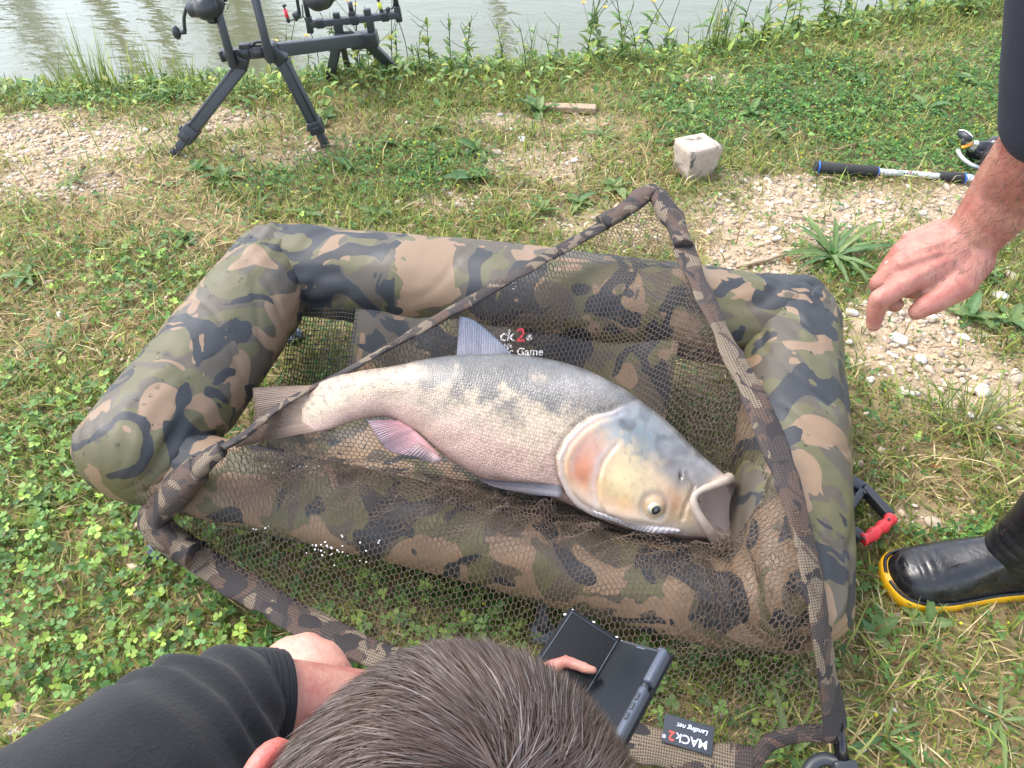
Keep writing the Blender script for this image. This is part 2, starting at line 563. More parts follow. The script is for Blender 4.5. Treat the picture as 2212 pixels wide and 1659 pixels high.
def m_fish():
    k = NT('fish_skin'); a = k.attr()
    co = k.co('UV')
    v = k.n('TexVoronoi', Vector=co, Scale=250, Randomness=0.45)
    sc = k.n('Attribute', {'attribute_name': 'scl'}).outputs['Fac']
    e = k.ramp(v.outputs['Distance'], [(0.15, 1.0), (0.65, 0.0)])
    n1 = k.noise(co, 45, 4, 0.5); n2_ = k.noise(co, 420, 2)
    c = k.mix(k.math('MULTIPLY', sc, 0.36), a, k.mix(e, (0.13, 0.13, 0.13), (0.80, 0.79, 0.76)), 'OVERLAY')
    c = k.mix(0.3, c, k.mix(n1, (0.2, 0.2, 0.21), (0.8, 0.79, 0.78)), 'OVERLAY')
    r = k.ramp(n1, [(0.3, 0.30), (0.7, 0.5)])
    r = k.math('MULTIPLY', r, k.math('ADD', k.math('MULTIPLY', sc, 0.45), 0.58))
    k.base(Base_Color=c, Roughness=r, Coat_Weight=0.16, Coat_Roughness=0.15)
    k.b.inputs['Specular IOR Level'].default_value = 0.6
    h = k.math('ADD', k.math('MULTIPLY', e, sc), k.math('ADD', k.math('MULTIPLY', n2_, 0.25), k.math('MULTIPLY', k.noise(co, 130, 4, 0.8), 1.1)))
    k.bump(h, 0.4, 0.0015)
    return k.m
M['fish'] = m_fish()

def m_concrete():
    k = NT('concrete'); co = k.co()
    f = k.noise(co, 14, 6, 0.3, 0.7); g = k.noise(co, 120, 4)
    st = k.ramp(k.noise(k.co('Object', (1, 1, 1), (4, 2, 8)), 22, 4, 0.6), [(0.58, 0.0), (0.68, .9)])
    c = k.mix(f, tuple(lin((160, 140, 122), .85)), tuple(lin((206, 190, 174), .85)))
    c = k.mix(0.4, c, k.mix(g, (0.2, 0.2, 0.2), (0.8, 0.8, 0.8)), 'OVERLAY')
    c = k.mix(st, c, (0.05, 0.05, 0.05))
    k.base(Base_Color=c, Roughness=0.9); k.bump(g, 0.6, 0.003)
    return k.m
M['concrete'] = m_concrete()

def m_wood():
    k = NT('weathered_wood')
    g = k.noise(k.co('Object', (4, 40, 40)), 6, 5, 0.6)
    k.base(Base_Color=k.mix(g, tuple(lin((120, 98, 78))), tuple(lin((190, 166, 140)))), Roughness=0.85)
    k.bump(g, 0.6, 0.003)
    return k.m
M['wood'] = m_wood()

def m_knit(name, c):
    k = NT(name); co = k.co()
    g = k.noise(co, 260, 3); f = k.noise(co, 12, 3)
    c = np.asarray(c)
    cc = k.mix(g, tuple(c * 0.55), tuple(c * 1.7))
    cc = k.mix(0.3, cc, k.mix(f, (0.3, 0.3, 0.3), (0.7, 0.7, 0.7)), 'OVERLAY')
    k.base(Base_Color=cc, Roughness=0.95, Sheen_Weight=0.06)
    k.bump(g, 0.5, 0.002)
    return k.m
M['shirt'] = m_knit('black_jersey', lin((15, 15, 18)))
# ------------------------------------------------------------------ ground, water
SH = np.array([P(-900, 205, -.2), P(0, 190, -.2), P(700, 180, -.2), P(1100, 150, -.2), P(1600, 95, -.2), P(2100, 5, -.2), P(2700, -140, -.2)])
SH[:, 1] -= 0.12
def shore(x):
    x = np.asarray(x, float)
    y = np.interp(x, SH[:, 0], SH[:, 1])
    y = np.where(x < SH[0, 0], SH[0, 1] + (SH[0, 0] - x) * 0.05, y)
    return np.where(x > SH[-1, 0], SH[-1, 1] + (x - SH[-1, 0]) * 0.25, y)

def gz(x, y):
    x = np.asarray(x, float); y = np.asarray(y, float)
    d = shore(x) + 0.06 * n2(x, x * 0, 3, 5) - y
    near = -0.2 * sstep(0.42, 0.0, d) - 0.7 * sstep(0.0, -2.0, d)
    far = sstep(17, 21, y) * 0.95 + sstep(21, 40, y) * 1.6
    fade = sstep(-0.6, 0.1, d)
    return near + far + fade * (0.012 * n2(x, y, 4, 1) + 0.006 * n2(x, y, 14, 2)) + 0.04 * sstep(3, 12, np.hypot(x, y - 1)) * n2(x, y, 0.5, 3)

GRAVEL = [(100, 300, 330, 75, 1.1), (120, 395, 200, 50, .9), (430, 262, 220, 38, .7), (620, 325, 150, 38, .6), (1150, 262, 280, 36, .55),
          (1180, 350, 200, 60, .6), (1330, 470, 170, 70, .7), (1750, 470, 320, 85, 1.15), (2120, 460, 220, 70, 1.1), (1970, 720, 190, 100, 1.15),
          (2110, 850, 180, 90, 1.1), (1640, 560, 140, 70, 1.0), (1690, 405, 220, 40, .7), (1950, 110, 200, 25, .5), (1540, 165, 120, 22, .6), (960, 440, 90, 30, .4), (2000, 1120, 130, 40, .6)]
MEDICK = [(1760, 215, 440, 105, 1.2), (2160, 240, 220, 160, 1.2), (850, 365, 230, 65, .8), (1500, 285, 140, 60, .7), (1950, 345, 280, 45, .7), (2060, 1180, 120, 60, .6), (1820, 540, 120, 70, .8), (620, 400, 140, 40, .5), (300, 215, 330, 22, .6)]
CLOVER = [(220, 1230, 520, 330, 1.25), (800, 1330, 620, 260, 1.2), (120, 930, 280, 160, .8), (330, 620, 280, 130, .4), (1500, 1450, 300, 200, .5), (120, 560, 120, 60, .4)]
STRAW = [(150, 690, 260, 140, .9), (2000, 1500, 330, 230, .9), (2060, 1000, 220, 130, .8), (330, 500, 330, 80, .7), (250, 400, 260, 50, .8), (750, 300, 200, 60, .6), (1500, 520, 200, 60, .6), (1250, 400, 260, 60, .5), (2000, 400, 200, 40, .6), (1400, 300, 240, 60, .4)]
def zone(Z, u, v):
    m = np.zeros_like(u)
    for a, b, ra, rb, w in Z:
        e = np.clip(1.15 - ((u - a) / ra) ** 2 - ((v - b) / rb) ** 2, 0, 1) * w
        m = np.maximum(m, e)
    return m
def masks(x, y):
    u, v, k = to_px(np.stack([x, y, np.zeros_like(x)], -1))
    w = 0.35 * n2(x, y, 7, 11) + 0.25 * n2(x, y, 19, 12)
    return [np.clip(zone(Z, u, v) * (1 + w) + 0.25 * w * (zone(Z, u, v) > 0), 0, 1) for Z in (GRAVEL, MEDICK, CLOVER, STRAW)]

gx = np.concatenate([-np.geomspace(140, 3.3, 34), np.linspace(-3.2, 3.2, 200), np.geomspace(3.3, 140, 34)])
gy = np.concatenate([-np.geomspace(140, 0.3, 26), np.linspace(-0.2, 5.2, 180), np.geomspace(5.3, 170, 60)])
X, Y = np.meshgrid(gx, gy)
Z = gz(X, Y)
xr, yr = X.ravel(), Y.ravel()
g_, m_, c_, s_ = masks(xr, yr)
near_ = (np.hypot(xr, yr - 1.5) < 6)
gc = np.where(near_[:, None], lin((148, 132, 90), .9) * (1 - g_[:, None]) + lin((194, 172, 144), .9) * g_[:, None], lin((96, 104, 62), .7))
gc = gc * (1 - 0.35 * (m_ * (1 - g_))[:, None])
ground = solo('ground', (np.stack([xr, yr, Z.ravel()], -1), grid_faces(len(gy), len(gx))), M['soil'], base=np.zeros(3), colr=gc)
tag(ground, kind='structure')
wx = np.linspace(-70, 70, 3); wy = np.linspace(2.3, 21.5, 3)
WX, WY = np.meshgrid(wx, wy)
water = solo('water', (np.stack([WX.ravel(), WY.ravel(), np.full(9, -0.2)], -1), grid_faces(3, 3)), M['water'], base=np.zeros(3))
tag(water, kind='structure')

# ------------------------------------------------------------------ trees on the far bank (mirrored in the pond)
LEAFQ = np.array([[0, 0, 0], [-.5, .45, .08], [0, 1, 0], [.5, .45, .08]])
def tree(x, y, h, lean, rad, bare, n, label, seed, girth=.22):
    r = np.random.default_rng(seed)
    z0 = float(gz(x, y)) - 0.1
    t = thing('poplar_tree', (x, y, z0), label, 'tree', 'trees on the far bank')
    L = np.linspace(0, 1, 14)
    ln = np.array(lean)
    pts = np.stack([x + ln[0] * h * L + 0.08 * np.sin(L * 9 + seed), y + ln[1] * h * L, z0 + h * L], -1)
    limbs = [tube(pts, girth * (1 - L) ** 0.8 + 0.02, 10)]
    tips = []
    for k in range(26):
        f = r.uniform(bare, 0.97); i = int(f * 13)
        b = pts[i]; az = r.uniform(0, 6.28); l = rad * r.uniform(.6, 1.2) * (1.15 - f)
        d = np.array([math.cos(az) * .55, math.sin(az) * .55, 0.8]) * l * 1.6
        q = np.array([b, b + d * .5 + [0, 0, -.05 * l], b + d])
        limbs.append(tube(q, [0.05 * (1.1 - f) + .01, .025, .008], 6)); tips.append((b, d))
    part('trunk', join(*limbs), M['bark'], t)
    k = r.integers(0, len(tips), n); f = r.uniform(.15, 1.1, n)
    pos = np.array([tips[i][0] + tips[i][1] * ff for i, ff in zip(k, f)]) + r.normal(0, 0.13 * rad, (n, 3))
    c = lin((100, 112, 60), .6) * r.uniform(.5, 1.4, (n, 1)) * np.array([1, 1, 1]) + r.normal(0, .01, (n, 3))
    V, F, C_ = inst(LEAFQ, [[0, 1, 2, 3]], pos, rotm(r.uniform(0, 6.28, n), r.uniform(-1.2, 1.2, n), r.uniform(-1, 1, n)), r.uniform(.07, .15, n), np.clip(c, .01, 1))
    part('crown', (V, F), M['leaf'], t, colr=C_)
    return t
for a in [(-15.9, 24, 12.0, (.16, 0), 1.3, .3, 4800, 'leaning slender poplar with thin crown, outermost on the far bank', 1),
          (-13.4, 24.5, 14.5, (.13, 0), .6, .58, 900, 'bare leaning poplar between two leafy poplars on the far bank', 2, .5),
          (-11.4, 23.5, 14.0, (.12, 0), .6, .6, 700, 'thin young poplar with few leaves on the far bank', 3, .36),
          (-8.6, 24, 13.0, (.06, 0), 2.3, .25, 10000, 'broad leafy poplar, the fullest crown on the far bank', 4),
          (-10.3, 25, 13.6, (.14, 0), .5, .6, 500, 'thin poplar leaning towards the broad leafy one', 5, .3),
          (-.9, 24, 9.6, (.08, 0), .45, .45, 1100, 'lone slim poplar in the open stretch of the far bank', 6),
          (-20, 26, 9.4, (.1, 0), 1.3, .3, 3000, 'rounded poplar at the far end of the row', 7)]:
    tree(*a)
# ------------------------------------------------------------------ carp cradle
LB, RB, LF, RF = P(600, 580, .24), P(1710, 700, .24), P(300, 985, .235), P(1706, 1275, .20)
FRONT = spline([P(300, 990, .23), P(450, 1030, .205), P(650, 1078, .18), P(900, 1132, .165), P(1300, 1240, .140), P(1550, 1298, .145), P(1702, 1304, .175)], 14)
cradle = thing('carp_cradle', (0, 1.0, 0), 'large camouflage padded carp cradle with fat tube walls under the fish', 'carp cradle')

def fat_tube(A, B, r, seed, ends=(1.0, 1.0), n=190, m=84, path=None):
    A, B = np.asarray(A), np.asarray(B)
    d = nrm(B - A); L0 = np.linalg.norm(B - A)
    A2, B2 = A - d * r * ends[0], B + d * r * ends[1]
    L = np.linalg.norm(B2 - A2)
    # denser rings near the rounded ends
    q = np.linspace(0, 1, n); s = 0.5 - 0.5 * np.cos(math.pi * q); s = 0.6 * s + 0.4 * q
    x = s * L
    e0, e1 = r * (ends[0]), r * (ends[1])
    cap = np.minimum(np.sqrt(np.clip(1 - np.clip(1 - x / max(e0, 1e-6), 0, 1) ** 2.6, 0, 1)), np.sqrt(np.clip(1 - np.clip(1 - (L - x) / max(e1, 1e-6), 0, 1) ** 2.6, 0, 1)))
    side = nrm(np.cross(d, [0, 0, 1])); up = np.cross(side, d)
    ph = np.arange(m) * 2 * math.pi / m
    S, PH = np.meshgrid(x, ph, indexing='ij')
    dist_end = np.minimum(S - e0, L - e1 - S)
    rr = r * (0.97 + 0.04 * np.sin(math.pi * np.clip(S / L, 0, 1)))
    # long soft dents and gathers near the corners
    pos = np.stack([S * 5 + seed * 7.1, np.cos(PH) * 1.2, np.sin(PH) * 1.2], -1)
    rr = rr * (1 + 0.045 * fbm(pos, 2, seed))
    near = np.exp(-np.clip(dist_end, -1, None).clip(0) / 0.11)
    w = np.sin(PH * 9 + 3 * vnoise(np.stack([S * 8, PH * 0 + seed, PH * 0], -1), seed)) * (0.5 + 0.5 * vnoise(np.stack([PH * 1.5, S * 3, S * 0 + seed], -1), seed + 3))
    rr = rr * (1 - near * 0.085 * np.abs(w))
    cre = vnoise(np.stack([S * 11 + 1.3 * np.sin(PH + seed) + .5 * np.sin(PH * 2.0 + seed * 2), np.cos(PH) * .55, np.sin(PH) * .55 + seed * 3.3], -1), seed + 21)
    rr = rr * (1 - 0.055 * np.exp(-(cre / .09) ** 2) * (.38 + 1.2 * near))
    fold = vnoise(np.stack([S * 26 + 4 * np.sin(PH + seed), PH * 0.8, S * 0 + seed], -1), seed + 9)
    rr = rr * (1 + 0.016 * np.clip(fold, 0, 1) * (0.4 + near))
    rr = rr * cap[:, None]
    C_ = A2 + d * S[..., None]
    if path is not None:
        pl = np.vstack([A2, path[1:-1], B2]); tl = np.concatenate([[0], np.cumsum(np.linalg.norm(np.diff(pl, axis=0), axis=1))]); tl = tl / tl[-1] * L
        C_ = np.stack([np.interp(S, tl, pl[:, k]) for k in range(3)], -1)
        kern = np.ones(9) / 9
        for k in range(3): C_[4:-4, :, k] = np.apply_along_axis(lambda c: np.convolve(c, kern, 'valid'), 0, C_[:, :, k])
    zz = np.sin(PH)
    flat = np.where(zz < 0, 0.86, 0.98)
    V = C_ + side * (rr * np.cos(PH))[..., None] * 1.04 + up * (rr * zz * flat)[..., None]
    V = V.reshape(-1, 3)
    uv = np.stack([S, PH * r], -1).reshape(-1, 2)
    return (V, [grid_faces(n, m, True)]), uv

TUBES = [('left_wall_tube', LF, LB, .108, 1, (.75, .75)), ('back_wall_tube', LB, RB, .104, 2, (.78, .80)),
         ('right_wall_tube', RB, RF, .098, 3, (.85, .95)), ('front_wall_tube', FRONT[0], FRONT[-1], .074, 4, (1.1, .8))]
for nm, a, b, r, sd_, en in TUBES:
    VF, uv = fat_tube(a, b, r, sd_, en, path=FRONT if nm.startswith('front') else None)
    part(nm, VF, M['camo'], cradle, uv=uv)
    # piping seam along the outer lower side
    side = nrm(np.cross(b - a, [0, 0, 1]))
    ctr = (LB + RF) / 2
    if np.dot(side, (a + b) / 2 - ctr) < 0: side = -side
    q = np.linspace(0, 1, 30)[:, None]
    ln = (spline(FRONT, 30) if nm.startswith('front') else a + (b - a) * q) + side * r * .72 + np.array([0, 0, -r * .66])
    part('piping', tube(ln, .005, 8), M['black_fabric'], cradle)

# drops of water standing on the wet fabric
drops = []
for nm, k_n in (('left_wall_tube', 130), ('front_wall_tube', 60), ('right_wall_tube', 25)):
    ob = [c for c in cradle.children if c.name.startswith(nm)][0]
    vv_ = np.empty(len(ob.data.vertices) * 3, np.float32); ob.data.vertices.foreach_get('co', vv_); vv_ = vv_.reshape(-1, 3) + root(cradle)
    top = vv_[vv_[:, 2] > vv_[:, 2].max() - .05]
    if nm.startswith('front'): top = top[top[:, 0] < -.35]
    for p in top[rng.integers(0, len(top), k_n)]:
        s = rng.gamma(3, .0006) + .0009
        drops.append(ell(p, (s, s, s * .6), sub=1))
kd = NT('water_drop'); kd.base(Base_Color=(.8, .8, .8), Roughness=.03, IOR=1.33, Transmission_Weight=1.0)
tag(part('water_drops', join(*drops), kd.m, cradle), kind='stuff')

# inside lining: a shallow basin in the frame's own directions
def rect(a, b):
    a = np.asarray(a)[..., None]; b = np.asarray(b)[..., None]
    return LF * (1 - a) * (1 - b) + RF * a * (1 - b) + LB * (1 - a) * b + RB * a * b
def lining_z(a, b):
    e = np.minimum(np.minimum(a, 1 - a) * 1.15, np.minimum(b, 1 - b) * .62)
    ends = .12 * sstep(.12, .03, np.minimum(a, 1 - a) * 1.15)
    return 0.078 + np.maximum(np.maximum(.06 * sstep(.12, .02, b), .185 * sstep(.50, .92, b)), ends)
def lining_pt(a, b, dz=0.0):
    p = rect(a, b)
    z = lining_z(a, b) + dz
    w = 0.010 * n2(p[..., 0], p[..., 1], 9, 31) * sstep(.03, .15, np.minimum(b, 1 - b)) + .016 * n2(a * 17 + .8 * b, b * 1.6, 1.0, 37) * sstep(.5, .62, b) * sstep(1.0, .8, b)
    return np.stack([p[..., 0], p[..., 1], z + w], -1)
def panel(a0, a1, b0, b1, n=110, m=50):
    A_, B_ = np.meshgrid(np.linspace(a0, a1, n), np.linspace(b0, b1, m))
    V = lining_pt(A_.ravel(), B_.ravel())
    V2 = V - [0, 0, .004]
    k = len(V)
    f = grid_faces(m, n)
    return np.vstack([V, V2]), [np.vstack([f, f[:, ::-1] + k])]
part('back_lining', panel(.20, .80, .45, .97), M['camo'], cradle)
part('front_lining', panel(.10, .90, .02, .4495), M['camo'], cradle)
def mesh_panel(a0, a1, b0, b1, step=.0062):
    la = np.linalg.norm(RB - LB) * (a1 - a0); lb = np.linalg.norm(LB - LF) * (b1 - b0)
    out = []
    for a in np.linspace(a0, a1, int(la / step)):
        b = np.linspace(b0, b1, 14); out.append(tube(lining_pt(np.full(14, a), b), .00085, 3, False))
    for b in np.linspace(b0, b1, int(lb / step)):
        a = np.linspace(a0, a1, 10); out.append(tube(lining_pt(a, np.full(10, b), .0006), .00085, 3, False))
    return join(*out)
tag(part('mesh_drain_panel', mesh_panel(.07, .205, .45, .97), M['wire'], cradle), kind='stuff')
tag(part('mesh_drain_panel', mesh_panel(.795, .93, .45, .97), M['wire'], cradle), kind='stuff')
# legs: bent black tubes with plastic feet
for (p, o) in ((LF, (-.02, -.05)), (LF * .35 + RF * .65, (0, -.06)), (RB, (.02, .03)), (LB, (-.02, .03)), (RF, (.0, .02)), (LB * .5 + RB * .5, (0, .03))):
    t = np.array([p[0], p[1], .2]); f = np.array([p[0] + o[0], p[1] + o[1], float(gz(p[0], p[1])) + .012])
    lg = part('leg', tube(spline([t, (t + f) / 2 + [0, 0, -.03], f + [0, 0, .03], f], 10), .011, 10), M['black'], cradle)
    part('foot', ell(f, (.026, .026, .016), sub=2), M['grey_plastic'], lg)
# print on the back lining: follow the cloth where it stands
AA, BB = np.meshgrid(np.linspace(.2, .8, 200), np.linspace(.5, .96, 160))
LP = lining_pt(AA, BB); lu, lv_, _ = to_px(LP)
def on_lining(u, v):
    k = np.argmin((lu - u) ** 2 + (lv_ - v) ** 2); return LP.reshape(-1, 3)[k]
o_ = on_lining(1078, 742)
xa = nrm(on_lining(1165, 742) - o_); yt = nrm(on_lining(1084, 690) - o_); nv = nrm(np.cross(xa, yt)); ya = np.cross(nv, xa)
o_ = o_ + nv * .009
for s, dx, dy, sz, mt in (('ck', .0, .004, .034, 'logo_white'), ('2', .034, .003, .039, 'logo_red'), ('®', .056, .005, .016, 'logo_white'), ('ubile', .004, -.010, .012, 'logo_white'), ('ic Game', .014, -.026, .023, 'logo_white')):
    part('lettering', text_vf(s, o_ + xa * dx + ya * dy, xa, ya, sz, .0008, .12, .012), M[mt], cradle)

# handle frame under the cradle on the right
hb = thing('handle_frame', P(1850, 1100, .02), 'black plastic frame with red finger grip sticking out from under the cradle', 'handle')
hz = .035
pa, pb, pc, pd = P(1790, 1015, hz), P(1895, 1092, hz), P(1862, 1168, hz), P(1790, 1120, hz)
d1 = nrm(pb - pa)
body = [obox(P(1740, 985, hz), P(1868, 1060, hz), .026, .022, bev=.004), obox(P(1740, 1085, hz), P(1862, 1163, hz), .020, .022, bev=.004),
        obox(P(1866, 1056, hz), P(1923, 1118, hz), .018, .024, bev=.004), obox(P(1868, 1054, hz), P(1830, 1108, hz), .014, .022, bev=.003)]
part('frame', join(*body), M['black'], hb)
part('web_plate', join(box(P(1790, 1058, hz - .004), (P(1850, 1095, hz) - P(1740, 1030, hz)) / 2, (P(1800, 1035, hz) - P(1780, 1095, hz)) / 2, np.array([0, 0, .005]), .002)), M['black'], hb)
g = spline([P(1862, 1166, hz + .004), P(1878, 1160, hz + .006), P(1897, 1145, hz + .006), P(1914, 1132, hz + .006), P(1926, 1118, hz + .004)], 26)
gr = .0115 + .0016 * np.sin(np.linspace(0, 22, 26)); gr[0] = gr[-1] = .008
part('red_grip', tube(g, gr, 14), M['red'], hb)
for q in ((1868, 1064), (1834, 1104)):
    part('bolt_hole', lathe([(0, .0035), (.001, .0035)], P(*q, hz + .0125), (0, 0, 1), 10), M['gloss_black'], hb)
for q in ((1920, 1122), (1866, 1163)):
    part('bolt_hole', lathe([(0, .003), (.001, .003)], P(*q, hz + .0165), (0, 0, 1), 10), M['gloss_black'], hb)
# ------------------------------------------------------------------ the fish
def zf(x, y): return ((1900 + x / 2.212) / 1.736, (1400 + y / 2.212) / 1.736)     # close-up coordinates of the head
FN = nrm(np.array([0.03, -.5, .87])); F0 = P(1100, 960, .278)
FNs = FN
def fp(u, v, off=0.0): return Pl(u, v, F0 + FN * off, FN)
TOP = [(652, 855), (700, 823), (760, 806), (840, 795), (920, 779), (1000, 770), (1100, 769), (1190, 781), (1270, 806), (1340, 842), (1400, 884), (1455, 930), (1505, 978), (1545, 1011), (1574, 1040)]
BOT = [(655, 938), (712, 928), (775, 908), (840, 903), (903, 936), (960, 985), (1030, 1028), (1110, 1055), (1190, 1073), (1255, 1102), (1320, 1132), (1385, 1148), (1440, 1157), (1492, 1164), (1550, 1166)]
THK = [.005, .018, .031, .038, .052, .065, .074, .079, .081, .080, .076, .069, .060, .052, .047]
PULL = [0] * 11 + [.000, .007, .028, .066]
n_r, n_a = 300, 168
T3 = np.array([fp(*p) for p in TOP]); B3 = np.array([fp(*p) for p in BOT])
S = spline(np.hstack([T3, B3, np.array(THK)[:, None], np.array(PULL)[:, None]]), n_r)
Tt, Bb, wk, pk = S[:, 0:3], S[:, 3:6], S[:, 6], S[:, 7]
fc, fu = (Tt + Bb) / 2, (Tt - Bb) / 2
ax = nrm(np.gradient(fc, axis=0))
# interior of the open mouth: rings turned back into the head
ins = [(.95, .003), (.88, -.001), (.83, -.012), (.78, -.022), (.70, -.034), (.48, -.042), (.1, -.045)]
for k, (sc_, back) in enumerate(ins):
    fc = np.vstack([fc, fc[n_r - 1] + ax[n_r - 1] * back + np.array([0, 0, 0])])
    fu = np.vstack([fu, fu[n_r - 1] * sc_]); wk = np.append(wk, wk[n_r - 1] * sc_); pk = np.append(pk, pk[n_r - 1] * max(0.0, 1 - k * .12)); ax = np.vstack([ax, ax[n_r - 1]])
nr2 = len(fc)
ph = np.arange(n_a) * 2 * math.pi / n_a
cs, sn = np.cos(ph), np.sin(ph)
sx = np.sign(sn) * np.abs(sn) ** 0.86
prof = sx[None] * (1 + .10 * cs[None] - .06 * (cs[None] < -.5) * (-.5 - cs[None]) * 2)
Vf = fc[:, None] + fu[:, None] * cs[None, :, None] + FN * (wk[:, None] * prof)[..., None] + ax[:, None] * (pk[:, None] * .52 * np.clip(-sn, 0, 1)[None])[..., None] - ax[:, None] * (pk[:, None] * (np.clip(sn, 0, 1) ** .8 * np.exp(-((cs + .18) / .95) ** 2))[None])[..., None]
plane = fc[:, None] + fu[:, None] * cs[None, :, None] - ax[:, None] * (pk[:, None] * np.clip(sn, 0, 1)[None])[..., None]
U_, V_, K_ = to_px(Vf)
vis = (sn > -.15)[None] & np.ones((nr2, 1), bool)
ringi = np.arange(nr2)[:, None] * np.ones((1, n_a))
def poly_sd(pts, U, V):                    # signed distance in px: positive on the right of the path
    best = np.full(U.shape, 1e9); sg = np.zeros(U.shape); par = np.zeros(U.shape)
    for k in range(len(pts) - 1):
        a = np.array(pts[k]); d = np.array(pts[k + 1]) - a; L = d @ d
        t = np.clip(((U - a[0]) * d[0] + (V - a[1]) * d[1]) / L, 0, 1)
        dx, dy = U - a[0] - t * d[0], V - a[1] - t * d[1]
        ds = np.hypot(dx, dy); s = d[0] * (V - a[1]) - d[1] * (U - a[0])
        m = ds < best
        best = np.where(m, ds, best); sg = np.where(m, np.sign(s), sg); par = np.where(m, (k + t) / (len(pts) - 1), par)
    return best * sg, par
OP = [zf(*p) for p in [(1000, 250), (870, 315), (740, 345), (600, 430), (480, 560), (415, 700), (430, 850), (490, 990), (580, 1090), (720, 1170), (830, 1205), (1000, 1250), (1280, 1310), (1420, 1330)]]
PR = [zf(*p) for p in [(960, 560), (900, 625), (810, 740), (765, 900), (775, 1050), (840, 1145), (1000, 1215), (1250, 1250)]]
sd_o, par_o = poly_sd(OP, U_, V_)
sd_o = -sd_o
sd_p, par_p = poly_sd(PR, U_, V_); sd_p = -sd_p
body = ringi < n_r
fade_o = sstep(0.0, .08, par_o) * sstep(1.0, .9, par_o)
disp = .0085 * sstep(-1.5, 4.5, sd_o) * np.exp(-np.clip(sd_o, 0, None) / 90) * fade_o
disp -= .0035 * np.exp(-((sd_o + 5) / 5.0) ** 2) * fade_o
disp += .0022 * np.exp(-((sd_o - 24) / 9.0) ** 2) * fade_o - .0022 * np.exp(-((sd_o - 14) / 3.0) ** 2) * fade_o
fade_p = sstep(0, .15, par_p) * sstep(1, .85, par_p)
disp += .0035 * sstep(-2, 4, sd_p) * np.exp(-np.clip(sd_p, 0, None) / 70) * fade_p - .002 * np.exp(-((sd_p + 4) / 4) ** 2) * fade_p
ex, ey = zf(1222, 1095)
er = np.hypot(U_ - ex, V_ - ey)
disp += .0035 * np.exp(-(er / 24) ** 2) - .003 * np.exp(-((er - 26) / 7) ** 2)
nx, ny = zf(1445, 850)
disp -= .007 * np.exp(-(((U_ - nx) / 3.5) ** 2 + ((V_ - ny) / 8) ** 2))
# jaw: maxilla groove and raised lips
LIPG = [zf(*p) for p in [(1480, 800), (1560, 930), (1480, 1120), (1450, 1230)]]
sd_l, par_l = poly_sd(LIPG, U_, V_)
disp -= .0045 * np.exp(-(sd_l / 4.5) ** 2) * sstep(0, .1, par_l) * sstep(1, .9, par_l)
lip = np.exp(-((ringi - (n_r - 5)) / 6.0) ** 2)
disp += .004 * lip * body
disp = disp * np.clip(sn * 4, 0, 1)[None] * body
nr_ = FN * np.clip(sn, 0, 1)[None, :, None] + nrm(fu)[:, None] * cs[None, :, None] * .6
Vf = Vf + nrm(nr_) * disp[..., None]
Vf = Vf + nrm(nr_) * (.0012 * n2(U_ / 40, V_ / 40, 1.0, 41))[..., None] * body[..., None]

# skin colours, with wet highlights and the eye's shading ring painted in
t_ = cs[None] * np.ones((nr2, 1))
def blend(c, col_, w): return c * (1 - w[..., None]) + lin(col_) * w[..., None]
def g2(u0, v0, ru, rv): return np.exp(-((U_ - u0) / ru) ** 2 - ((V_ - v0) / rv) ** 2)
nz = n2(U_, V_, 1 / 34., 51, 3); nz2 = n2(U_, V_, 1 / 9., 52, 3); nz3 = n2(U_, V_, 1 / 80., 53, 2)
t2 = t_ + .16 * nz
cF = np.ones((nr2, n_a, 3)) * lin((206, 190, 168))
cF = blend(cF, (208, 180, 170), sstep(-.1, -.7, t2))
cF = blend(cF, (204, 174, 170), sstep(-.65, -.95, t2) * .7)
cF = blend(cF, (122, 120, 120), sstep(.02, .5, t2 + .25 * nz) * sstep(850, 960, U_) * .9)
cF = blend(cF, (184, 158, 140), sstep(.1, .7, t2) * sstep(920, 800, U_) * .9)
cF = blend(cF, (72, 75, 82), sstep(.5, .88, t2) * .9 * sstep(760, 900, U_))
cF = blend(cF, (106, 105, 104), np.clip(g2(1080, 840, 140, 62) * (1.25 + 1.3 * nz), 0, .9))
cF = blend(cF, (110, 108, 106), np.clip((nz2 - .2) * 2.2, 0, .6) * sstep(-.6, .1, t2))
cF = blend(cF, (172, 148, 134), np.clip(g2(880, 850, 90, 14) * .6, 0, 1))
cF = blend(cF, (176, 174, 176), np.clip(g2(1250, 830, 130, 26) * .45 * (1 + nz), 0, .8))
head = sstep(-3, 3, sd_o) * body
hc = np.ones((nr2, n_a, 3)) * lin((212, 190, 156))
hc = blend(hc, (126, 130, 138), sstep(-.05, .42, t2 + .0012 * (U_ - 1400)) * .95)
hc = blend(hc, (140, 132, 130), g2(1490, 1020, 70, 45) * .9)
ox, oy = zf(680, 720); hc = blend(hc, (198, 152, 140), np.clip(g2(ox, oy, 46, 62) * 1.2, 0, .9))
ox, oy = zf(640, 850); hc = blend(hc, (214, 140, 112), np.clip(g2(ox, oy, 28, 34) * (1 + .6 * nz), 0, .85))
ox, oy = zf(640, 1020); hc = blend(hc, (222, 172, 128), np.clip(g2(ox, oy, 60, 26), 0, .7))
ox, oy = zf(950, 900); hc = blend(hc, (220, 204, 160), np.clip(g2(ox, oy, 46, 60), 0, .9))
ox, oy = zf(900, 1120); hc = blend(hc, (216, 172, 128), np.clip(g2(ox, oy, 60, 24), 0, .7))
ox, oy = zf(1370, 1060); hc = blend(hc, (206, 156, 122), np.clip(g2(ox, oy, 24, 24), 0, .7))
ox, oy = zf(950, 450); hc = blend(hc, (158, 170, 182), np.clip(g2(ox, oy, 50, 30) * (1 + nz2), 0, .8))
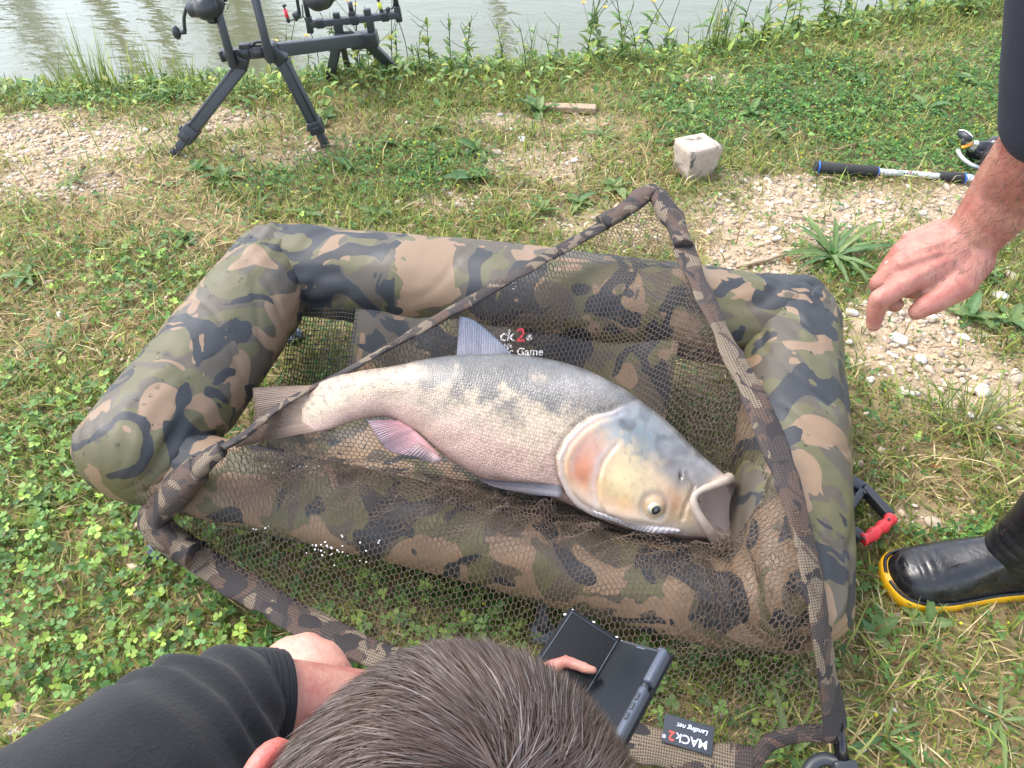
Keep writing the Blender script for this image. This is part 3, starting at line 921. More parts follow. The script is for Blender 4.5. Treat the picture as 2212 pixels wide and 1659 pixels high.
ox, oy = zf(1120, 560); hc = blend(hc, (122, 140, 152), np.clip(g2(ox, oy, 40, 40) * (1 + nz2), 0, .7))
hc = blend(hc, (206, 186, 182), np.exp(-((sd_p + 14) / 8) ** 2) * fade_p * .8)
hc = blend(hc, (78, 80, 86), np.clip((nz - .0) * 1.2, 0, .5) * sstep(-.05, .4, t2))
hc = blend(hc, (178, 186, 196), np.clip((nz3 - .1) * 1.5, 0, .3) * sstep(.0, .4, t2))  # wet highlights painted as pale blue-grey patches on the upper head
hc = blend(hc, (186, 150, 120), np.clip((nz2 - .35) * 1.2, 0, .35) * sstep(.2, -.2, t2))
hc = blend(hc, (120, 112, 108), np.exp(-((er - 27) / 8) ** 2) * .45)  # shading around the eye, put into the colour as a darker ring
hc = blend(hc, (226, 212, 202), sstep(-.62, -.9, t_) * .8)
hc = blend(hc, (208, 190, 180), sstep(n_r - 26, n_r - 10, ringi))
hc = blend(hc, (206, 176, 140), np.clip(g2(zf(1700, 1020)[0], zf(1700, 1020)[1], 26, 26), 0, .6))
band = np.exp(-((sd_o - 6) / 7) ** 2) * fade_o
hc = blend(hc, (200, 194, 198), band * .7)
cF = cF * (1 - head[..., None]) + hc * head[..., None]
cF = blend(cF, (92, 84, 80), np.exp(-((sd_o + 3) / 2.5) ** 2) * fade_o * .55)
cF = blend(cF, (255, 236, 230), (~body).astype(float))
cF = blend(cF, (120, 108, 84), (~body) * np.clip(nz2 * 1.2, 0, .5) * (t_ < -.4))
cF = blend(cF, (60, 62, 66), np.exp(-(((U_ - nx) / 3) ** 2 + ((V_ - ny) / 7) ** 2)))
scl = ((1 - head) * body).ravel()
seglen = np.concatenate([[0], np.cumsum(np.linalg.norm(np.diff(fc[:n_r], axis=0), axis=1))]); seglen = np.append(seglen, np.full(nr2 - n_r, seglen[-1]))
hh = np.linalg.norm(fu, axis=1)
uvF = np.stack([np.broadcast_to(seglen[:, None], t_.shape), .6 * .12 * ph[None] * np.ones_like(t_) + 0 * hh[:, None]], -1).reshape(-1, 2)
fbase = np.array([fc[150][0], fc[150][1], Vf[..., 2].min()])
fish = thing('silver_carp', fbase, 'large silver-grey carp with open mouth lying on its flank in the landing net', 'fish')
Vflat = Vf.reshape(-1, 3)
Ff = grid_faces(nr2, n_a, True)
# close the tail end and the throat
k0 = len(Vflat)
Vflat = np.vstack([Vflat, fc[0], fc[-1]])
Fcap = np.array([(k0, (q + 1) % n_a, q) for q in range(n_a)] + [(k0 + 1, (nr2 - 1) * n_a + q, (nr2 - 1) * n_a + (q + 1) % n_a) for q in range(n_a)])
fb = part('body', (Vflat, [Ff, Fcap]), M['fish'], fish, colr=np.vstack([np.clip(cF.reshape(-1, 3) * np.array([.74, .70, .635]), 0.005, .9), lin([[200, 180, 150], [150, 110, 110]])]), uv=np.vstack([uvF, [[0, 0], [0, 0]]]))
a_ = fb.data.attributes.new('scl', 'FLOAT', 'POINT'); a_.data.foreach_set('value', np.append(scl, [0, 0]).astype(np.float32))
FISH_V = Vflat.copy()

# eye
def surf_at(u, v):
    m = (np.abs(U_ - u) + np.abs(V_ - v)) + 1e3 * (~(vis & body))
    return Vf.reshape(-1, 3)[np.argmin(m)]
ec = surf_at(ex, ey)
ed = nrm(FN + .25 * nrm(fp(1560, 1120) - fp(1400, 1050)) + np.array([0, -.15, -.1]))
eye = part('eye', ell(ec - FN * .0072, .0125, sub=4), M['eye_white'], fish)
def cap_disc(c, d, r0, r, lift, n=26):       # a spherical cap on a ball of radius r0
    d = nrm(d); rr = np.linspace(0, r, 7)
    A_ = nrm(np.cross(d, [0.3, .2, 1])); B_ = np.cross(d, A_)
    V = [c + d * (math.sqrt(r0 ** 2 - q ** 2) + lift) + (A_ * math.cos(a) + B_ * math.sin(a)) * q for q in rr for a in np.arange(n) * 2 * math.pi / n]
    return np.array(V), [grid_faces(7, n, True)]
part('iris', cap_disc(ec - FN * .0072, ed + np.array([0, -.16, -.08]), .0125, .0102, .0002), M['eye_gold'], eye)
part('pupil', cap_disc(ec - FN * .0072, ed + np.array([0.03, -.30, -.16]), .0125, .0080, .0005), M['eye_black'], eye)

# fins
def fin(name, base, tip, colA, colB, off=0.0, bow=.004, rays=34, rows=12, thick=.0012, jag=.05, par=fish, warp=None):
    b = spline([fp(*p, off) for p in base], rays * 4); t = spline([fp(*p, off) for p in tip], rays * 4)
    N = rays * 4
    q = np.linspace(0, 1, rows)[:, None, None]
    j = 1 - jag * rng.random(N) * (np.arange(N) % 4 == 0)
    V = b[None] + (t - b)[None] * q * j[None, :, None]
    rip = np.cos(np.arange(N) * math.pi / 2) * .0011 + .004 * np.sin(np.arange(N) / N * 9)
    V = V + FN * (rip[None] * np.sqrt(q[..., 0]) + bow * np.sin(q[..., 0] * math.pi))[..., None]
    if warp is not None: V = warp(V)
    c = lin(colA)[None, None] * (1 - q) + lin(colB)[None, None] * q
    c = c * (1 + .15 * (np.cos(np.arange(N) * math.pi / 2) * (.6 + .8 * rng.random(N)))[None, :, None] + .12 * n2(np.arange(N)[None, :] * .35 + q[..., 0] * 0, q[..., 0] * 9 + np.arange(N)[None, :] * .03, 1.0, 78)[..., None] + .15 * n2(np.arange(N) * 1.0, np.arange(N) * 0., .2, 77)[None, :, None])
    V1 = V.reshape(-1, 3); V2 = (V - FN * thick * (1.3 - q)).reshape(-1, 3)
    f = grid_faces(rows, N); k = len(V1)
    edge = np.concatenate([np.arange(N), np.arange(1, rows) * N + N - 1, (rows - 1) * N + np.arange(N - 2, -1, -1), np.arange(rows - 2, 0, -1) * N])
    e2 = np.roll(edge, -1)
    return part(name, (np.vstack([V1, V2]), [f, f[:, ::-1] + k, np.stack([edge, edge + k, e2 + k, e2], -1)]), M['fin'], par, colr=np.clip(np.vstack([c.reshape(-1, 3)] * 2) * .8, .01, .9))
part_fin = fin('dorsal_fin', [(986, 776), (1030, 774), (1072, 774), (1108, 776)], [(993, 684), (1028, 694), (1070, 728), (1106, 768)], (168, 162, 172), (92, 104, 122))
fin('tail_fin', [(690, 832), (684, 868), (688, 905), (690, 930)], [(545, 838), (550, 895), (530, 940), (508, 968)], (190, 164, 142), (112, 92, 80), rays=44, off=.003)
fin('anal_fin', [(862, 908), (890, 925), (920, 952), (950, 982)], [(792, 908), (822, 955), (850, 978), (935, 992)], (212, 160, 160), (146, 126, 134), off=.012)
fin('pectoral_fin', [(1214, 1046), (1216, 1056), (1214, 1066), (1210, 1074)], [(1120, 1046), (1035, 1034), (1070, 1052), (1150, 1070)], (150, 146, 150), (96, 88, 92), off=.036, rays=16)
fin('pelvic_fin', [(905, 955), (925, 970), (940, 980), (955, 990)], [(880, 975), (905, 990), (930, 998), (950, 1000)], (182, 150, 146), (140, 126, 132), off=.03, rays=14)
# pale gill membrane under the chin
gm = [zf(*p) for p in [(720, 1175), (900, 1235), (1050, 1290), (1200, 1325), (1430, 1330)]]
gt = [zf(*p) for p in [(700, 1120), (900, 1180), (1080, 1215), (1260, 1240), (1430, 1290)]]
fin('gill_membrane', gt, gm, (206, 196, 194), (214, 206, 204), off=.03, rays=20, jag=0, bow=.008)
# fleshy lips around the gape
ring = Vf[n_r - 1]; ring = np.vstack([ring, ring[:3]])
rl = np.interp(np.cos(np.append(ph, ph[:3])), [-1, -.6, .2, .8, 1], [.0100, .0088, .0062, .0085, .0095]) * (1 + .12 * vnoise(ring * 90, 7))
nl = len(ring) * 12 + 2
part('lips', tube(ring, rl, 12, True), M['fish'], fish, colr=np.ones((nl, 3)) * lin((196, 178, 160), .72), uv=np.zeros((nl, 2)))
FISH_V = np.vstack([FISH_V] + [ring + np.array([dx, dy, -.009]) for dx in (-.006, .006) for dy in (-.006, .006)])
# ------------------------------------------------------------------ landing net
net = thing('landing_net', (0.1, .95, .1), 'brown hexagon-mesh landing net with camouflage sleeves spread over the cradle', 'landing net')
def pts3(L): return np.array([P(u, v, z) for u, v, z in L])
ARM_R = pts3([(1408, 412, .40), (1452, 470, .40), (1500, 590, .395), (1560, 720, .385), (1625, 850, .375), (1680, 980, .36), (1722, 1110, .345), (1752, 1240, .315), (1775, 1370, .27), (1792, 1490, .21), (1806, 1585, .16)])
CORD = pts3([(1404, 414, .40), (1330, 470, .40), (1200, 545, .395), (1060, 625, .375), (900, 715, .355), (760, 795, .345), (650, 850, .335), (585, 892, .33), (535, 935, .335), (480, 968, .335)])
CORN = pts3([(480, 968, .335), (425, 1015, .30), (370, 1070, .24), (335, 1108, .19), (338, 1140, .165), (400, 1185, .145)])
ARM_L = pts3([(385, 1175, .15), (480, 1240, .13), (600, 1310, .12), (740, 1385, .11), (900, 1445, .105), (1100, 1520, .10), (1300, 1585, .095), (1420, 1612, .095), (1540, 1640, .095), (1625, 1656, .095)])
TAB = pts3([(1622, 1658, .095), (1640, 1630, .105), (1668, 1602, .12), (1715, 1588, .135), (1770, 1584, .15), (1812, 1586, .16)])

def sleeve(path, w, n, seed, flat=.42, twist=0.0, name='sleeve', mat='sleeve', tap=None):
    c = spline(path, n)
    L = np.concatenate([[0], np.cumsum(np.linalg.norm(np.diff(c, axis=0), axis=1))])
    t, A_, B_ = frames(c)
    m = 22
    ph = np.arange(m) * 2 * math.pi / m
    r = np.broadcast_to(w / 2 * (1 + .16 * vnoise(np.stack([L * 16, L * 0, L * 0 + seed], -1), seed)), (n,)).copy()
    if tap is not None: r = r * np.interp(np.linspace(0, 1, n), *tap)
    tw = twist * np.linspace(0, 1, n) + .5 * vnoise(np.stack([L * 7, L * 0, L * 0 + seed + .5], -1), seed + 1)
    ct, st_ = np.cos(tw)[:, None, None], np.sin(tw)[:, None, None]
    e = np.cos(ph)[None, :, None] * r[:, None, None]; g = np.sin(ph)[None, :, None] * r[:, None, None] * flat
    wr = 1 + .15 * vnoise(np.stack(np.meshgrid(L * 40, ph * 2, indexing='ij') + [np.zeros((n, m)) + seed], -1), seed + 2)[..., None]
    V = c[:, None] + (A_[:, None] * (e * ct - g * st_) + B_[:, None] * (e * st_ + g * ct)) * wr
    V = V.reshape(-1, 3)
    Lm, Pm = np.meshgrid(L, ph * w * .36, indexing='ij')
    uv = np.stack([Lm, Pm], -1).reshape(-1, 2)
    V = np.vstack([V, c[0], c[-1]]); uv = np.vstack([uv, [[0, 0], [0, 0]]])
    F3 = np.array([(len(V) - 2, (q + 1) % m, q) for q in range(m)] + [(len(V) - 1, (n - 1) * m + q, (n - 1) * m + (q + 1) % m) for q in range(m)])
    return part(name, (V, [grid_faces(n, m, True), F3]), M[mat], net, uv=uv)
sleeve(ARM_R, .042, 160, 1, .24, .5, 'arm_sleeve', tap=([0, .3, .55, 1], [.85, .95, 1.05, 1.15]))
sleeve(CORD, .034, 150, 2, .3, -.4, 'cord_sleeve', tap=([0, .2, .6, .8, 1], [1, .95, .75, .8, 1]))
sleeve(CORN, .058, 60, 3, .6, .5, 'corner_sleeve', tap=([0, .5, .75, 1], [.75, .85, 1.25, 1.2]))
sleeve(ARM_L, .054, 150, 4, .26, -.3, 'arm_sleeve')
sleeve(TAB, .024, 50, 5, .4, 0, 'end_tape')
# reinforced pockets at the two arm tips
sleeve(pts3([(1300, 482, .405), (1360, 447, .412), (1400, 416, .415), (1425, 428, .415), (1455, 478, .412), (1478, 530, .405)]), .046, 50, 6, .6, .3, 'tip_pocket', tap=([0, .15, .5, .85, 1], [.9, .9, 1.15, .95, 1.0]))
sleeve(pts3([(430, 1012, .305), (372, 1072, .25), (340, 1112, .2), (345, 1145, .175), (392, 1183, .155), (425, 1200, .15)]), .066, 50, 7, .7, .3, 'tip_pocket', tap=([0, .15, .5, .85, 1], [.9, .9, 1.15, .95, 1.0]))
for cpt, nx_ in ((P(1482, 535, .405), 1), (P(1240, 521, .40), 2), (P(428, 1198, .15), 3)):
    pass
# carbon arm end, spreader block
tb0, tb1 = P(1806, 1560, .165), P(1822, 1652, .135)
part('arm_tube', tube([tb0, tb1], .0095, 16), M['gloss_black'], net)
blk = part('spreader_block', join(obox(P(1818, 1640, .135), P(1828, 1700, .12), .034, .03, bev=.005), tube(spline([P(1818, 1652, .135), P(1785, 1640, .13), P(1755, 1652, .125), P(1735, 1690, .12)], 16), .010, 10)), M['black'], net)

# --- the bag: a membrane hung from the rim, laid over the tubes, pressed down by the fish
rim = np.vstack([spline(ARM_R, 120), spline(TAB[::-1], 30)[1:], spline(ARM_L[::-1], 140)[1:], spline(CORN[::-1], 50)[1:], spline(CORD[::-1], 140)[1:-1]])
hx, hy = np.arange(-.78, .72, .0075), np.arange(.22, 1.62, .0075)
GX, GY = np.meshgrid(hx, hy)
def inside(px, py, poly):
    r = np.zeros(px.shape, bool); n = len(poly); j = n - 1
    for i in range(n):
        xi, yi, xj, yj = poly[i][0], poly[i][1], poly[j][0], poly[j][1]
        if yi != yj:
            r ^= ((yi > py) != (yj > py)) & (px < (xj - xi) * (py - yi) / (yj - yi) + xi)
        j = i
    return r
IN = inside(GX, GY, rim)
obs = np.full(GX.shape, .03)
OBST = [(a, b, r) for nm, a, b, r, sd_, en in TUBES[:3]] + [(FRONT[k], FRONT[k + 1], .074) for k in range(len(FRONT) - 1)]
for a, b, r in OBST:
    d = (b - a)[:2]; L2 = d @ d
    t = np.clip(((GX - a[0]) * d[0] + (GY - a[1]) * d[1]) / L2, -.02, 1.02)
    q = np.hypot(GX - a[0] - t * d[0], GY - a[1] - t * d[1])
    zc = a[2] + (b[2] - a[2]) * t
    obs = np.maximum(obs, np.where(q < r * 1.06, zc + np.sqrt(np.clip((r * 1.06) ** 2 - q ** 2, 0, None)) * .99, -1))
# lining as seen from above
ua = (RF - LF)[:2]; vb = (LB - LF)[:2]
det = ua[0] * vb[1] - ua[1] * vb[0]
qx, qy = GX - LF[0], GY - LF[1]
a_c, b_c = (qx * vb[1] - qy * vb[0]) / det, (ua[0] * qy - ua[1] * qx) / det
inl = (a_c > 0) & (a_c < 1) & (b_c > 0) & (b_c < 1)
obs = np.maximum(obs, np.where(inl, lining_z(np.clip(a_c, 0, 1), np.clip(b_c, 0, 1)) + .016, -1))
ceil_ = np.full(GX.shape, 9.0)
ii = np.clip(np.round((FISH_V[:, 1] - hy[0]) / .0075).astype(int), 0, len(hy) - 1); jj = np.clip(np.round((FISH_V[:, 0] - hx[0]) / .0075).astype(int), 0, len(hx) - 1)
np.minimum.at(ceil_, (ii, jj), FISH_V[:, 2] - .004)
for _ in range(2):
    c2 = ceil_.copy()
    for dx, dy in ((0, 1), (1, 0), (0, -1), (-1, 0)):
        c2 = np.minimum(c2, np.where(np.roll(ceil_, (dx, dy), (0, 1)) < 5, np.roll(ceil_, (dx, dy), (0, 1)) + .002, 9))
    ceil_ = c2
ceil_ = np.maximum(ceil_, np.where(ceil_ < 5, .1, 9))
obs = np.minimum(obs, ceil_)
# rim heights spread to the nearest outside cells
rz = np.zeros(GX.shape); rd = np.full(GX.shape, 9.0)
for p in rim[::2]:
    dd = (GX - p[0]) ** 2 + (GY - p[1]) ** 2
    m = dd < rd
    rz = np.where(m, p[2], rz); rd = np.where(m, dd, rd)
Zn = np.where(IN, np.maximum(rz, obs), rz)
for it in range(900):
    av = .25 * (np.roll(Zn, 1, 0) + np.roll(Zn, -1, 0) + np.roll(Zn, 1, 1) + np.roll(Zn, -1, 1)) - .00016
    Zn = np.where(IN, np.minimum(np.maximum(av, obs), ceil_), rz)
# gathers: ridges that run from the front wall towards the fish and fan out at the block
pu, pv, _k = to_px(np.stack([GX, GY, Zn], -1))
edge = sstep(.0, .05, np.sqrt(rd))
frontz = np.exp(-((pv - (1010 + (pu - 400) * .16)) / 75) ** 2) * sstep(430, 560, pu) * sstep(1560, 1450, pu)
ang = np.arctan2(GY - rim[150][1], GX - rim[150][0])
w1 = fbm(np.stack([GX * 16 + GY * 4, GY * 52 - GX * 22, GX * 0], -1), 2, 61)
w2 = fbm(np.stack([ang * 22, np.hypot(GX - .4, GY - .35) * 2.5, GX * 0], -1), 2, 62)
cornr = sstep(1430, 1600, pu) * sstep(1080, 1250, pv)
backz = sstep(820, 700, pv)
w3 = fbm(np.stack([GX * 14 + GY * 12, GY * 4, GX * 0], -1), 2, 63)
Zn = Zn + edge * (ceil_ > 5) * (.030 * np.clip(w1 + .1, 0, 1) * frontz + .05 * np.clip(w2, 0, 1) * cornr + .006 * np.clip(w3, 0, 1) * backz + .002 * np.clip(w1, 0, 1))

def sampleZ(x, y, G=None):
    G = Zn if G is None else G
    fx = np.clip((x - hx[0]) / .0075, 0, len(hx) - 1.001); fy = np.clip((y - hy[0]) / .0075, 0, len(hy) - 1.001)
    i, j = fy.astype(int), fx.astype(int); a, b = fy - i, fx - j
    return G[i, j] * (1 - a) * (1 - b) + G[i + 1, j] * a * (1 - b) + G[i, j + 1] * (1 - a) * b + G[i + 1, j + 1] * a * b
def hex_net(pitch, rad, warp_seed, keep, lift=0.0, rot=0.15, amp=.012):
    s = pitch / math.sqrt(3)                     # hexagon side
    nI, nJ = int(1.9 / pitch), int(1.9 / (1.5 * s))
    I, J = np.meshgrid(np.arange(nI), np.arange(nJ))
    cx = (I + .5 * (J % 2)) * pitch; cy = J * 1.5 * s
    # three strands of each cell: right side, lower right, lower left
    ang_ = np.radians([30, -30, -90, -150])
    c = np.stack([cx.ravel(), cy.ravel()], -1)
    cor = [c + s * np.array([math.cos(a), math.sin(a)]) for a in ang_]
    E0 = np.concatenate([cor[0], cor[1], cor[2]]); E1 = np.concatenate([cor[1], cor[2], cor[3]])
    def place(p):
        p = p - [.95, .95]
        p = np.stack([p[:, 0] * math.cos(rot) - p[:, 1] * math.sin(rot), p[:, 0] * math.sin(rot) + p[:, 1] * math.cos(rot)], -1) + [-.05, .9]
        w = amp * np.stack([n2(p[:, 0], p[:, 1], 7, warp_seed), n2(p[:, 0], p[:, 1], 7, warp_seed + 5)], -1)
        return p + w
    A_, B_ = place(E0), place(E1)
    mid = (A_ + B_) / 2
    fx = np.clip(np.round((mid[:, 0] - hx[0]) / .0075).astype(int), 0, len(hx) - 1); fy = np.clip(np.round((mid[:, 1] - hy[0]) / .0075).astype(int), 0, len(hy) - 1)
    ok = IN[fy, fx] & keep(mid[:, 0], mid[:, 1])
    A_, B_ = A_[ok], B_[ok]
    lf_ = lift if callable(lift) else (lambda x, y: lift)
    A3 = np.column_stack([A_, sampleZ(A_[:, 0], A_[:, 1]) + lf_(A_[:, 0], A_[:, 1])]); B3_ = np.column_stack([B_, sampleZ(B_[:, 0], B_[:, 1]) + lf_(B_[:, 0], B_[:, 1])])
    d = nrm(B3_ - A3); A3 = A3 - d * rad * .6; B3_ = B3_ + d * rad * .6
    s1 = nrm(np.cross(d, [0, 0, 1.0])); s2 = np.cross(s1, d)
    V = []
    for base in (A3, B3_):
        for a in (math.pi / 2, math.pi * 7 / 6, math.pi * 11 / 6):
            V.append(base + (s1 * math.cos(a) + s2 * math.sin(a)) * rad)
    V = np.stack(V, 1).reshape(-1, 3)
    F = np.array([[0, 1, 4, 3], [1, 2, 5, 4], [2, 0, 3, 5]])
    F = (F[None] + (np.arange(len(A3)) * 6)[:, None, None]).reshape(-1, 4)
    return V, [F]
o = part('netting', hex_net(.0086, .00062, 71, lambda x, y: x > -9), M['net'], net)
tag(o, kind='stuff')
def loose(x, y):
    r_ = 1 - np.abs(n2(x * 1.0 + y * .35, y * 2.2 - x * .5, 11, 66)) * 2.2
    return .004 + .024 * np.clip(r_, 0, 1) ** 2
def keep2(x, y):
    u, v, _ = to_px(np.stack([x, y, sampleZ(x, y)], -1))
    a = (np.abs(v - (1015 + (u - 400) * .16)) < 62 + 25 * n2(x, y, 12, 5)) & (u > 470) & (u < 1640)
    b = (u > 1430 + 60 * n2(x, y, 9, 8)) & (v > 1120) & (v < 1420)
    c = (v < 800 - .28 * (u - 1000)) & (u > 620) & (u < 1220) & (v > 560)
    d = (u > 1480) & (v > 600) & (v < 1120)
    return a | b | c | d
o = part('netting', hex_net(.0080, .0006, 81, keep2, loose, -.32, .02), M['net'], net)
tag(o, kind='stuff')
def keep3(x, y):
    u, v, _ = to_px(np.stack([x, y, sampleZ(x, y)], -1))
    return (np.abs(v - (985 + (u - 400) * .155)) < 30 + 14 * n2(x, y, 12, 6)) & (u > 520) & (u < 1560)
o = part('netting', hex_net(.0074, .0006, 91, lambda x, y: keep3(x, y), (lambda x, y: .5 * loose(x + .3, y) + .006), .6, .025), M['net'], net)
tag(o, kind='stuff')
fl_ = []
for u0, v0, ru, rv, k_n in ((690, 1190, 45, 18, 20), (560, 1125, 40, 18, 18), (640, 1010, 120, 14, 24), (1100, 730, 60, 40, 22), (760, 1180, 60, 40, 14), (930, 1000, 60, 12, 16), (1130, 620, 60, 20, 10)):
    for _ in range(k_n):
        p = P(u0 + rng.normal(0, ru * .5), v0 + rng.normal(0, rv * .5), .2)
        for _i in range(6): p = P(*[float(q) for q in to_px(p)[:2]], float(sampleZ(np.array([p[0]]), np.array([p[1]]))[0]))
        s = rng.uniform(.0008, .0022); fl_.append(ell(p + [0, 0, .001], (s, s, s * .35), sub=1))
tag(part('water_foam', join(*fl_), M['white'], net), kind='stuff')
# sewn tag
tz = .112
tl, tr, br, bl = P(1437, 1541, tz), P(1544, 1571, tz), P(1537, 1631, tz - .006), P(1428, 1604, tz - .006)
xa = nrm(tl - tr); ya = nrm((bl + br) / 2 - (tl + tr) / 2); za = nrm(np.cross(xa, ya))
if za[2] < 0: za = -za
cen = (tl + tr + br + bl) / 4
tg = part('brand_tag', box(cen, (tr - tl) / 2, ((tl + tr) - (bl + br)) / 4, za * .0012, .0006), M['tag'], net)
W_ = np.linalg.norm(tr - tl); H_ = np.linalg.norm(bl - tl)
o_ = cen - xa * W_ * .40 + za * .0014
sz = H_ * .42
mk = text_vf('MACk', o_ + ya * (-H_ * .0) + ya * H_ * .06, xa, ya, sz, .0003, 0, .004)
part('lettering', mk, M['tag_white'], tg)
wM = (mk[0] @ xa).max() - o_ @ xa
part('lettering', text_vf('2', o_ + xa * (wM + W_ * .015) + ya * H_ * .06, xa, ya, sz * 1.08, .0003, 0, .01), M['tag_red'], tg)
part('lettering', text_vf('®', o_ + xa * (wM + W_ * .19) + ya * H_ * .22, xa, ya, sz * .42, .0003), M['tag_white'], tg)
part('lettering', text_vf('Landing net', o_ + xa * W_ * .01 - ya * H_ * .28, xa, ya, H_ * .235, .0003, .3, .004), M['tag_white'], tg)
# ------------------------------------------------------------------ crouching man with the phone
man = thing('person', (-.05, .1, 0), 'crouching dark-haired person in black short-sleeved top filming the fish with a phone', 'person')
HC = Q(985, 1905, .355)                                   # centre of the skull
fwd = nrm(np.array([.06, .93, -.36])); hside = nrm(np.cross(fwd, [0, 0, 1])); hup = np.cross(hside, fwd)     # bowed head: face turned down and ahead
HR = np.array([hside, fwd, hup]); HS = np.array([.089, .096, .104])
shL, shR = np.array([-.27, .0, .62]), np.array([.17, .02, .64])
cuffQ, elb = Q(600, 1512, .81), Q(770, 1528, .86)
chest, hips = np.array([-.06, -.06, .56]), np.array([-.06, -.24, .24])
ph_c = Q(1335, 1430, .86)
wrR = Q(1235, 1590, .86); wrL = Q(1160, 1500, .84)
kneeL, kneeR = Q(652, 1490, .93), np.array([.02, .22, .13])
neck = HC - hup * .09 - fwd * .05
arms = [[(shL, .055), (Q(270, 1740, .64), .05), (Q(400, 1635, .71), .047), (Q(500, 1550, .77), .044), (cuffQ, .043), (elb, .041), (Q(960, 1525, .88), .035), (wrL, .027)],
        [(shR, .055), (np.array([.20, .10, .46]), .044), (np.array([.12, .22, .42]), .036), (wrR, .027)]]
hand = [[(wrR, .027), (Q(1290, 1520, .89), .024), (Q(1330, 1470, .90), .018)], [(Q(1290, 1500, .90), .011), (Q(1345, 1480, .91), .009), (Q(1370, 1470, .905), .008)],
        [(Q(1300, 1480, .90), .011), (Q(1350, 1450, .915), .009), (Q(1375, 1440, .91), .008)],
        [(wrL, .027), (Q(1170, 1480, .88), .022)], [(Q(1130, 1490, .86), .011), (Q(1160, 1455, .856), .0095), (Q(1220, 1428, .858), .0082), (Q(1284, 1450, .846), .0068)],
        [(Q(1225, 1465, .88), .011), (Q(1270, 1430, .905), .009), (Q(1300, 1420, .91), .008)]]
legs = [[(hips + [-.1, 0, .02], .085), ((hips + [-.1, 0, .02]) * .45 + kneeL * .55, .078), (kneeL, .054), (kneeL + [.01, -.02, -.17], .048), (np.array([kneeL[0], kneeL[1] - .14, .09]), .036), (np.array([kneeL[0], kneeL[1] - .16, .045]), .035), (np.array([kneeL[0] - .01, kneeL[1] - .0, .03]), .028)],
        [(hips + [.1, 0, .02], .085), ((hips + [.1, 0, .02]) * .45 + kneeR * .55, .075), (kneeR, .056), (kneeR + [0, -.03, -.16], .048), (np.array([kneeR[0], kneeR[1] - .14, .08]), .036), (np.array([kneeR[0], kneeR[1] - .16, .045]), .035), (np.array([kneeR[0], kneeR[1] - .0, .03]), .028)]]
trunk = [[(hips, .13), ((hips + chest) / 2, .13), (chest, .14), (np.array([-.055, -.01, .66]), .09), (neck, .058), (HC - fwd * .01, .07)], [(shL, .055), (chest + [0, .02, .07], .10), (shR, .055)]]
# face: brow, nose, chin, ears belong to the same skin
face = [[(HC + fwd * .085 - hup * .02, .022), (HC + fwd * .106 - hup * .035, .012)], [(HC + fwd * .07 - hup * .085, .03), (HC + fwd * .055 - hup * .075, .04)]]
skin_v = blob('skin', arms + hand + legs + trunk + face, .0055, 6, [ell(HC, HS, HR, 4)])
part('body', skin_v, M['skin_tan'], man)
for s in (-1, 1):
    e0 = HC + hside * (s * .084) + (fwd * .02 + hup * .018 if s < 0 else -fwd * .012 - hup * .02)
    ring = [e0 + fwd * (.016 * math.cos(a) * 1.0) * 1.0 + hup * (.031 * math.sin(a)) + hside * s * (.012 + .008 * math.cos(a + 2.6)) for a in np.linspace(.3, 5.6, 22)]
    part('ear', join(tube(np.array(ring), .0055, 10), ell(e0 + hside * s * .004, (.006, .013, .026), HR, 3)), M['skin_red'], man)
    part('eye', ell(HC + fwd * .088 + hside * s * .031 - hup * .008, .012, sub=2), M['eye_white'], man)
part('mouth', tube(np.array([HC + fwd * (.096 - .01 * abs(a)) - hup * .078 + hside * a * .025 for a in np.linspace(-1, 1, 9)]), .004, 8), M['skin_pale'], man)
# pale knee cap skin: the knee never sees the sun
kn = ell(kneeL + np.array([.0, .006, .004]), (.060, .058, .062), sub=4)
part('knee', (kn[0] + .0015 * n2(kn[0][:, 0], kn[0][:, 1], 60, 3)[:, None], kn[1]), M['skin_pale'], man)
# shirt
up1 = Q(120, 1880, .57)
shirt_ch = [[(Q(200, 1900, .60), .1), (Q(330, 1810, .65), .092), (Q(450, 1715, .71), .075), (Q(510, 1625, .77), .052)], [(shL + [-.02, -.01, .005], .094), (up1, .100), (Q(280, 1725, .64), .092), (Q(390, 1620, .71), .082), (Q(470, 1555, .755), .066), (Q(535, 1520, .79), .052)],
            [(hips + [0, 0, .05], .15), ((hips + chest) / 2, .155), (chest, .165), (np.array([-.055, -.02, .66]), .10)], [(shL + [-.02, -.01, .01], .085), (chest + [0, .02, .08], .115), (shR + [.01, 0, .01], .08)],
            [(shR + [.01, 0, .01], .08), (np.array([.19, .07, .52]), .062)]]
sv, sf = blob('shirt', shirt_ch, .0065, 8)
# cloth folds that run across the sleeve towards the cuff
ax_s = nrm(cuffQ - up1)
al = (sv - up1) @ ax_s
nrm_s = nrm(sv - (up1 + al[:, None] * ax_s))
vv = (sv - up1) @ np.array([0, 0, 1.0]); hh_ = (sv - up1) @ np.array([0, 1.0, 0])
fold = np.sin(al * 150 + 40 * vv + 20 * hh_ + 2.6 * fbm(sv * 11, 2, 91))
sv = sv + nrm_s * (.0075 * np.clip(fold, -.6, 1) * (0.3 + .7 * np.clip(fbm(sv * 9, 2, 93) + .4, 0, 1)) * sstep(.02, .16, al) * sstep(.42, .30, al))[:, None] + .004 * fbm(sv * 11, 2, 95)[:, None] * nrm_s
part('shirt', (sv, sf), M['shirt'], man)
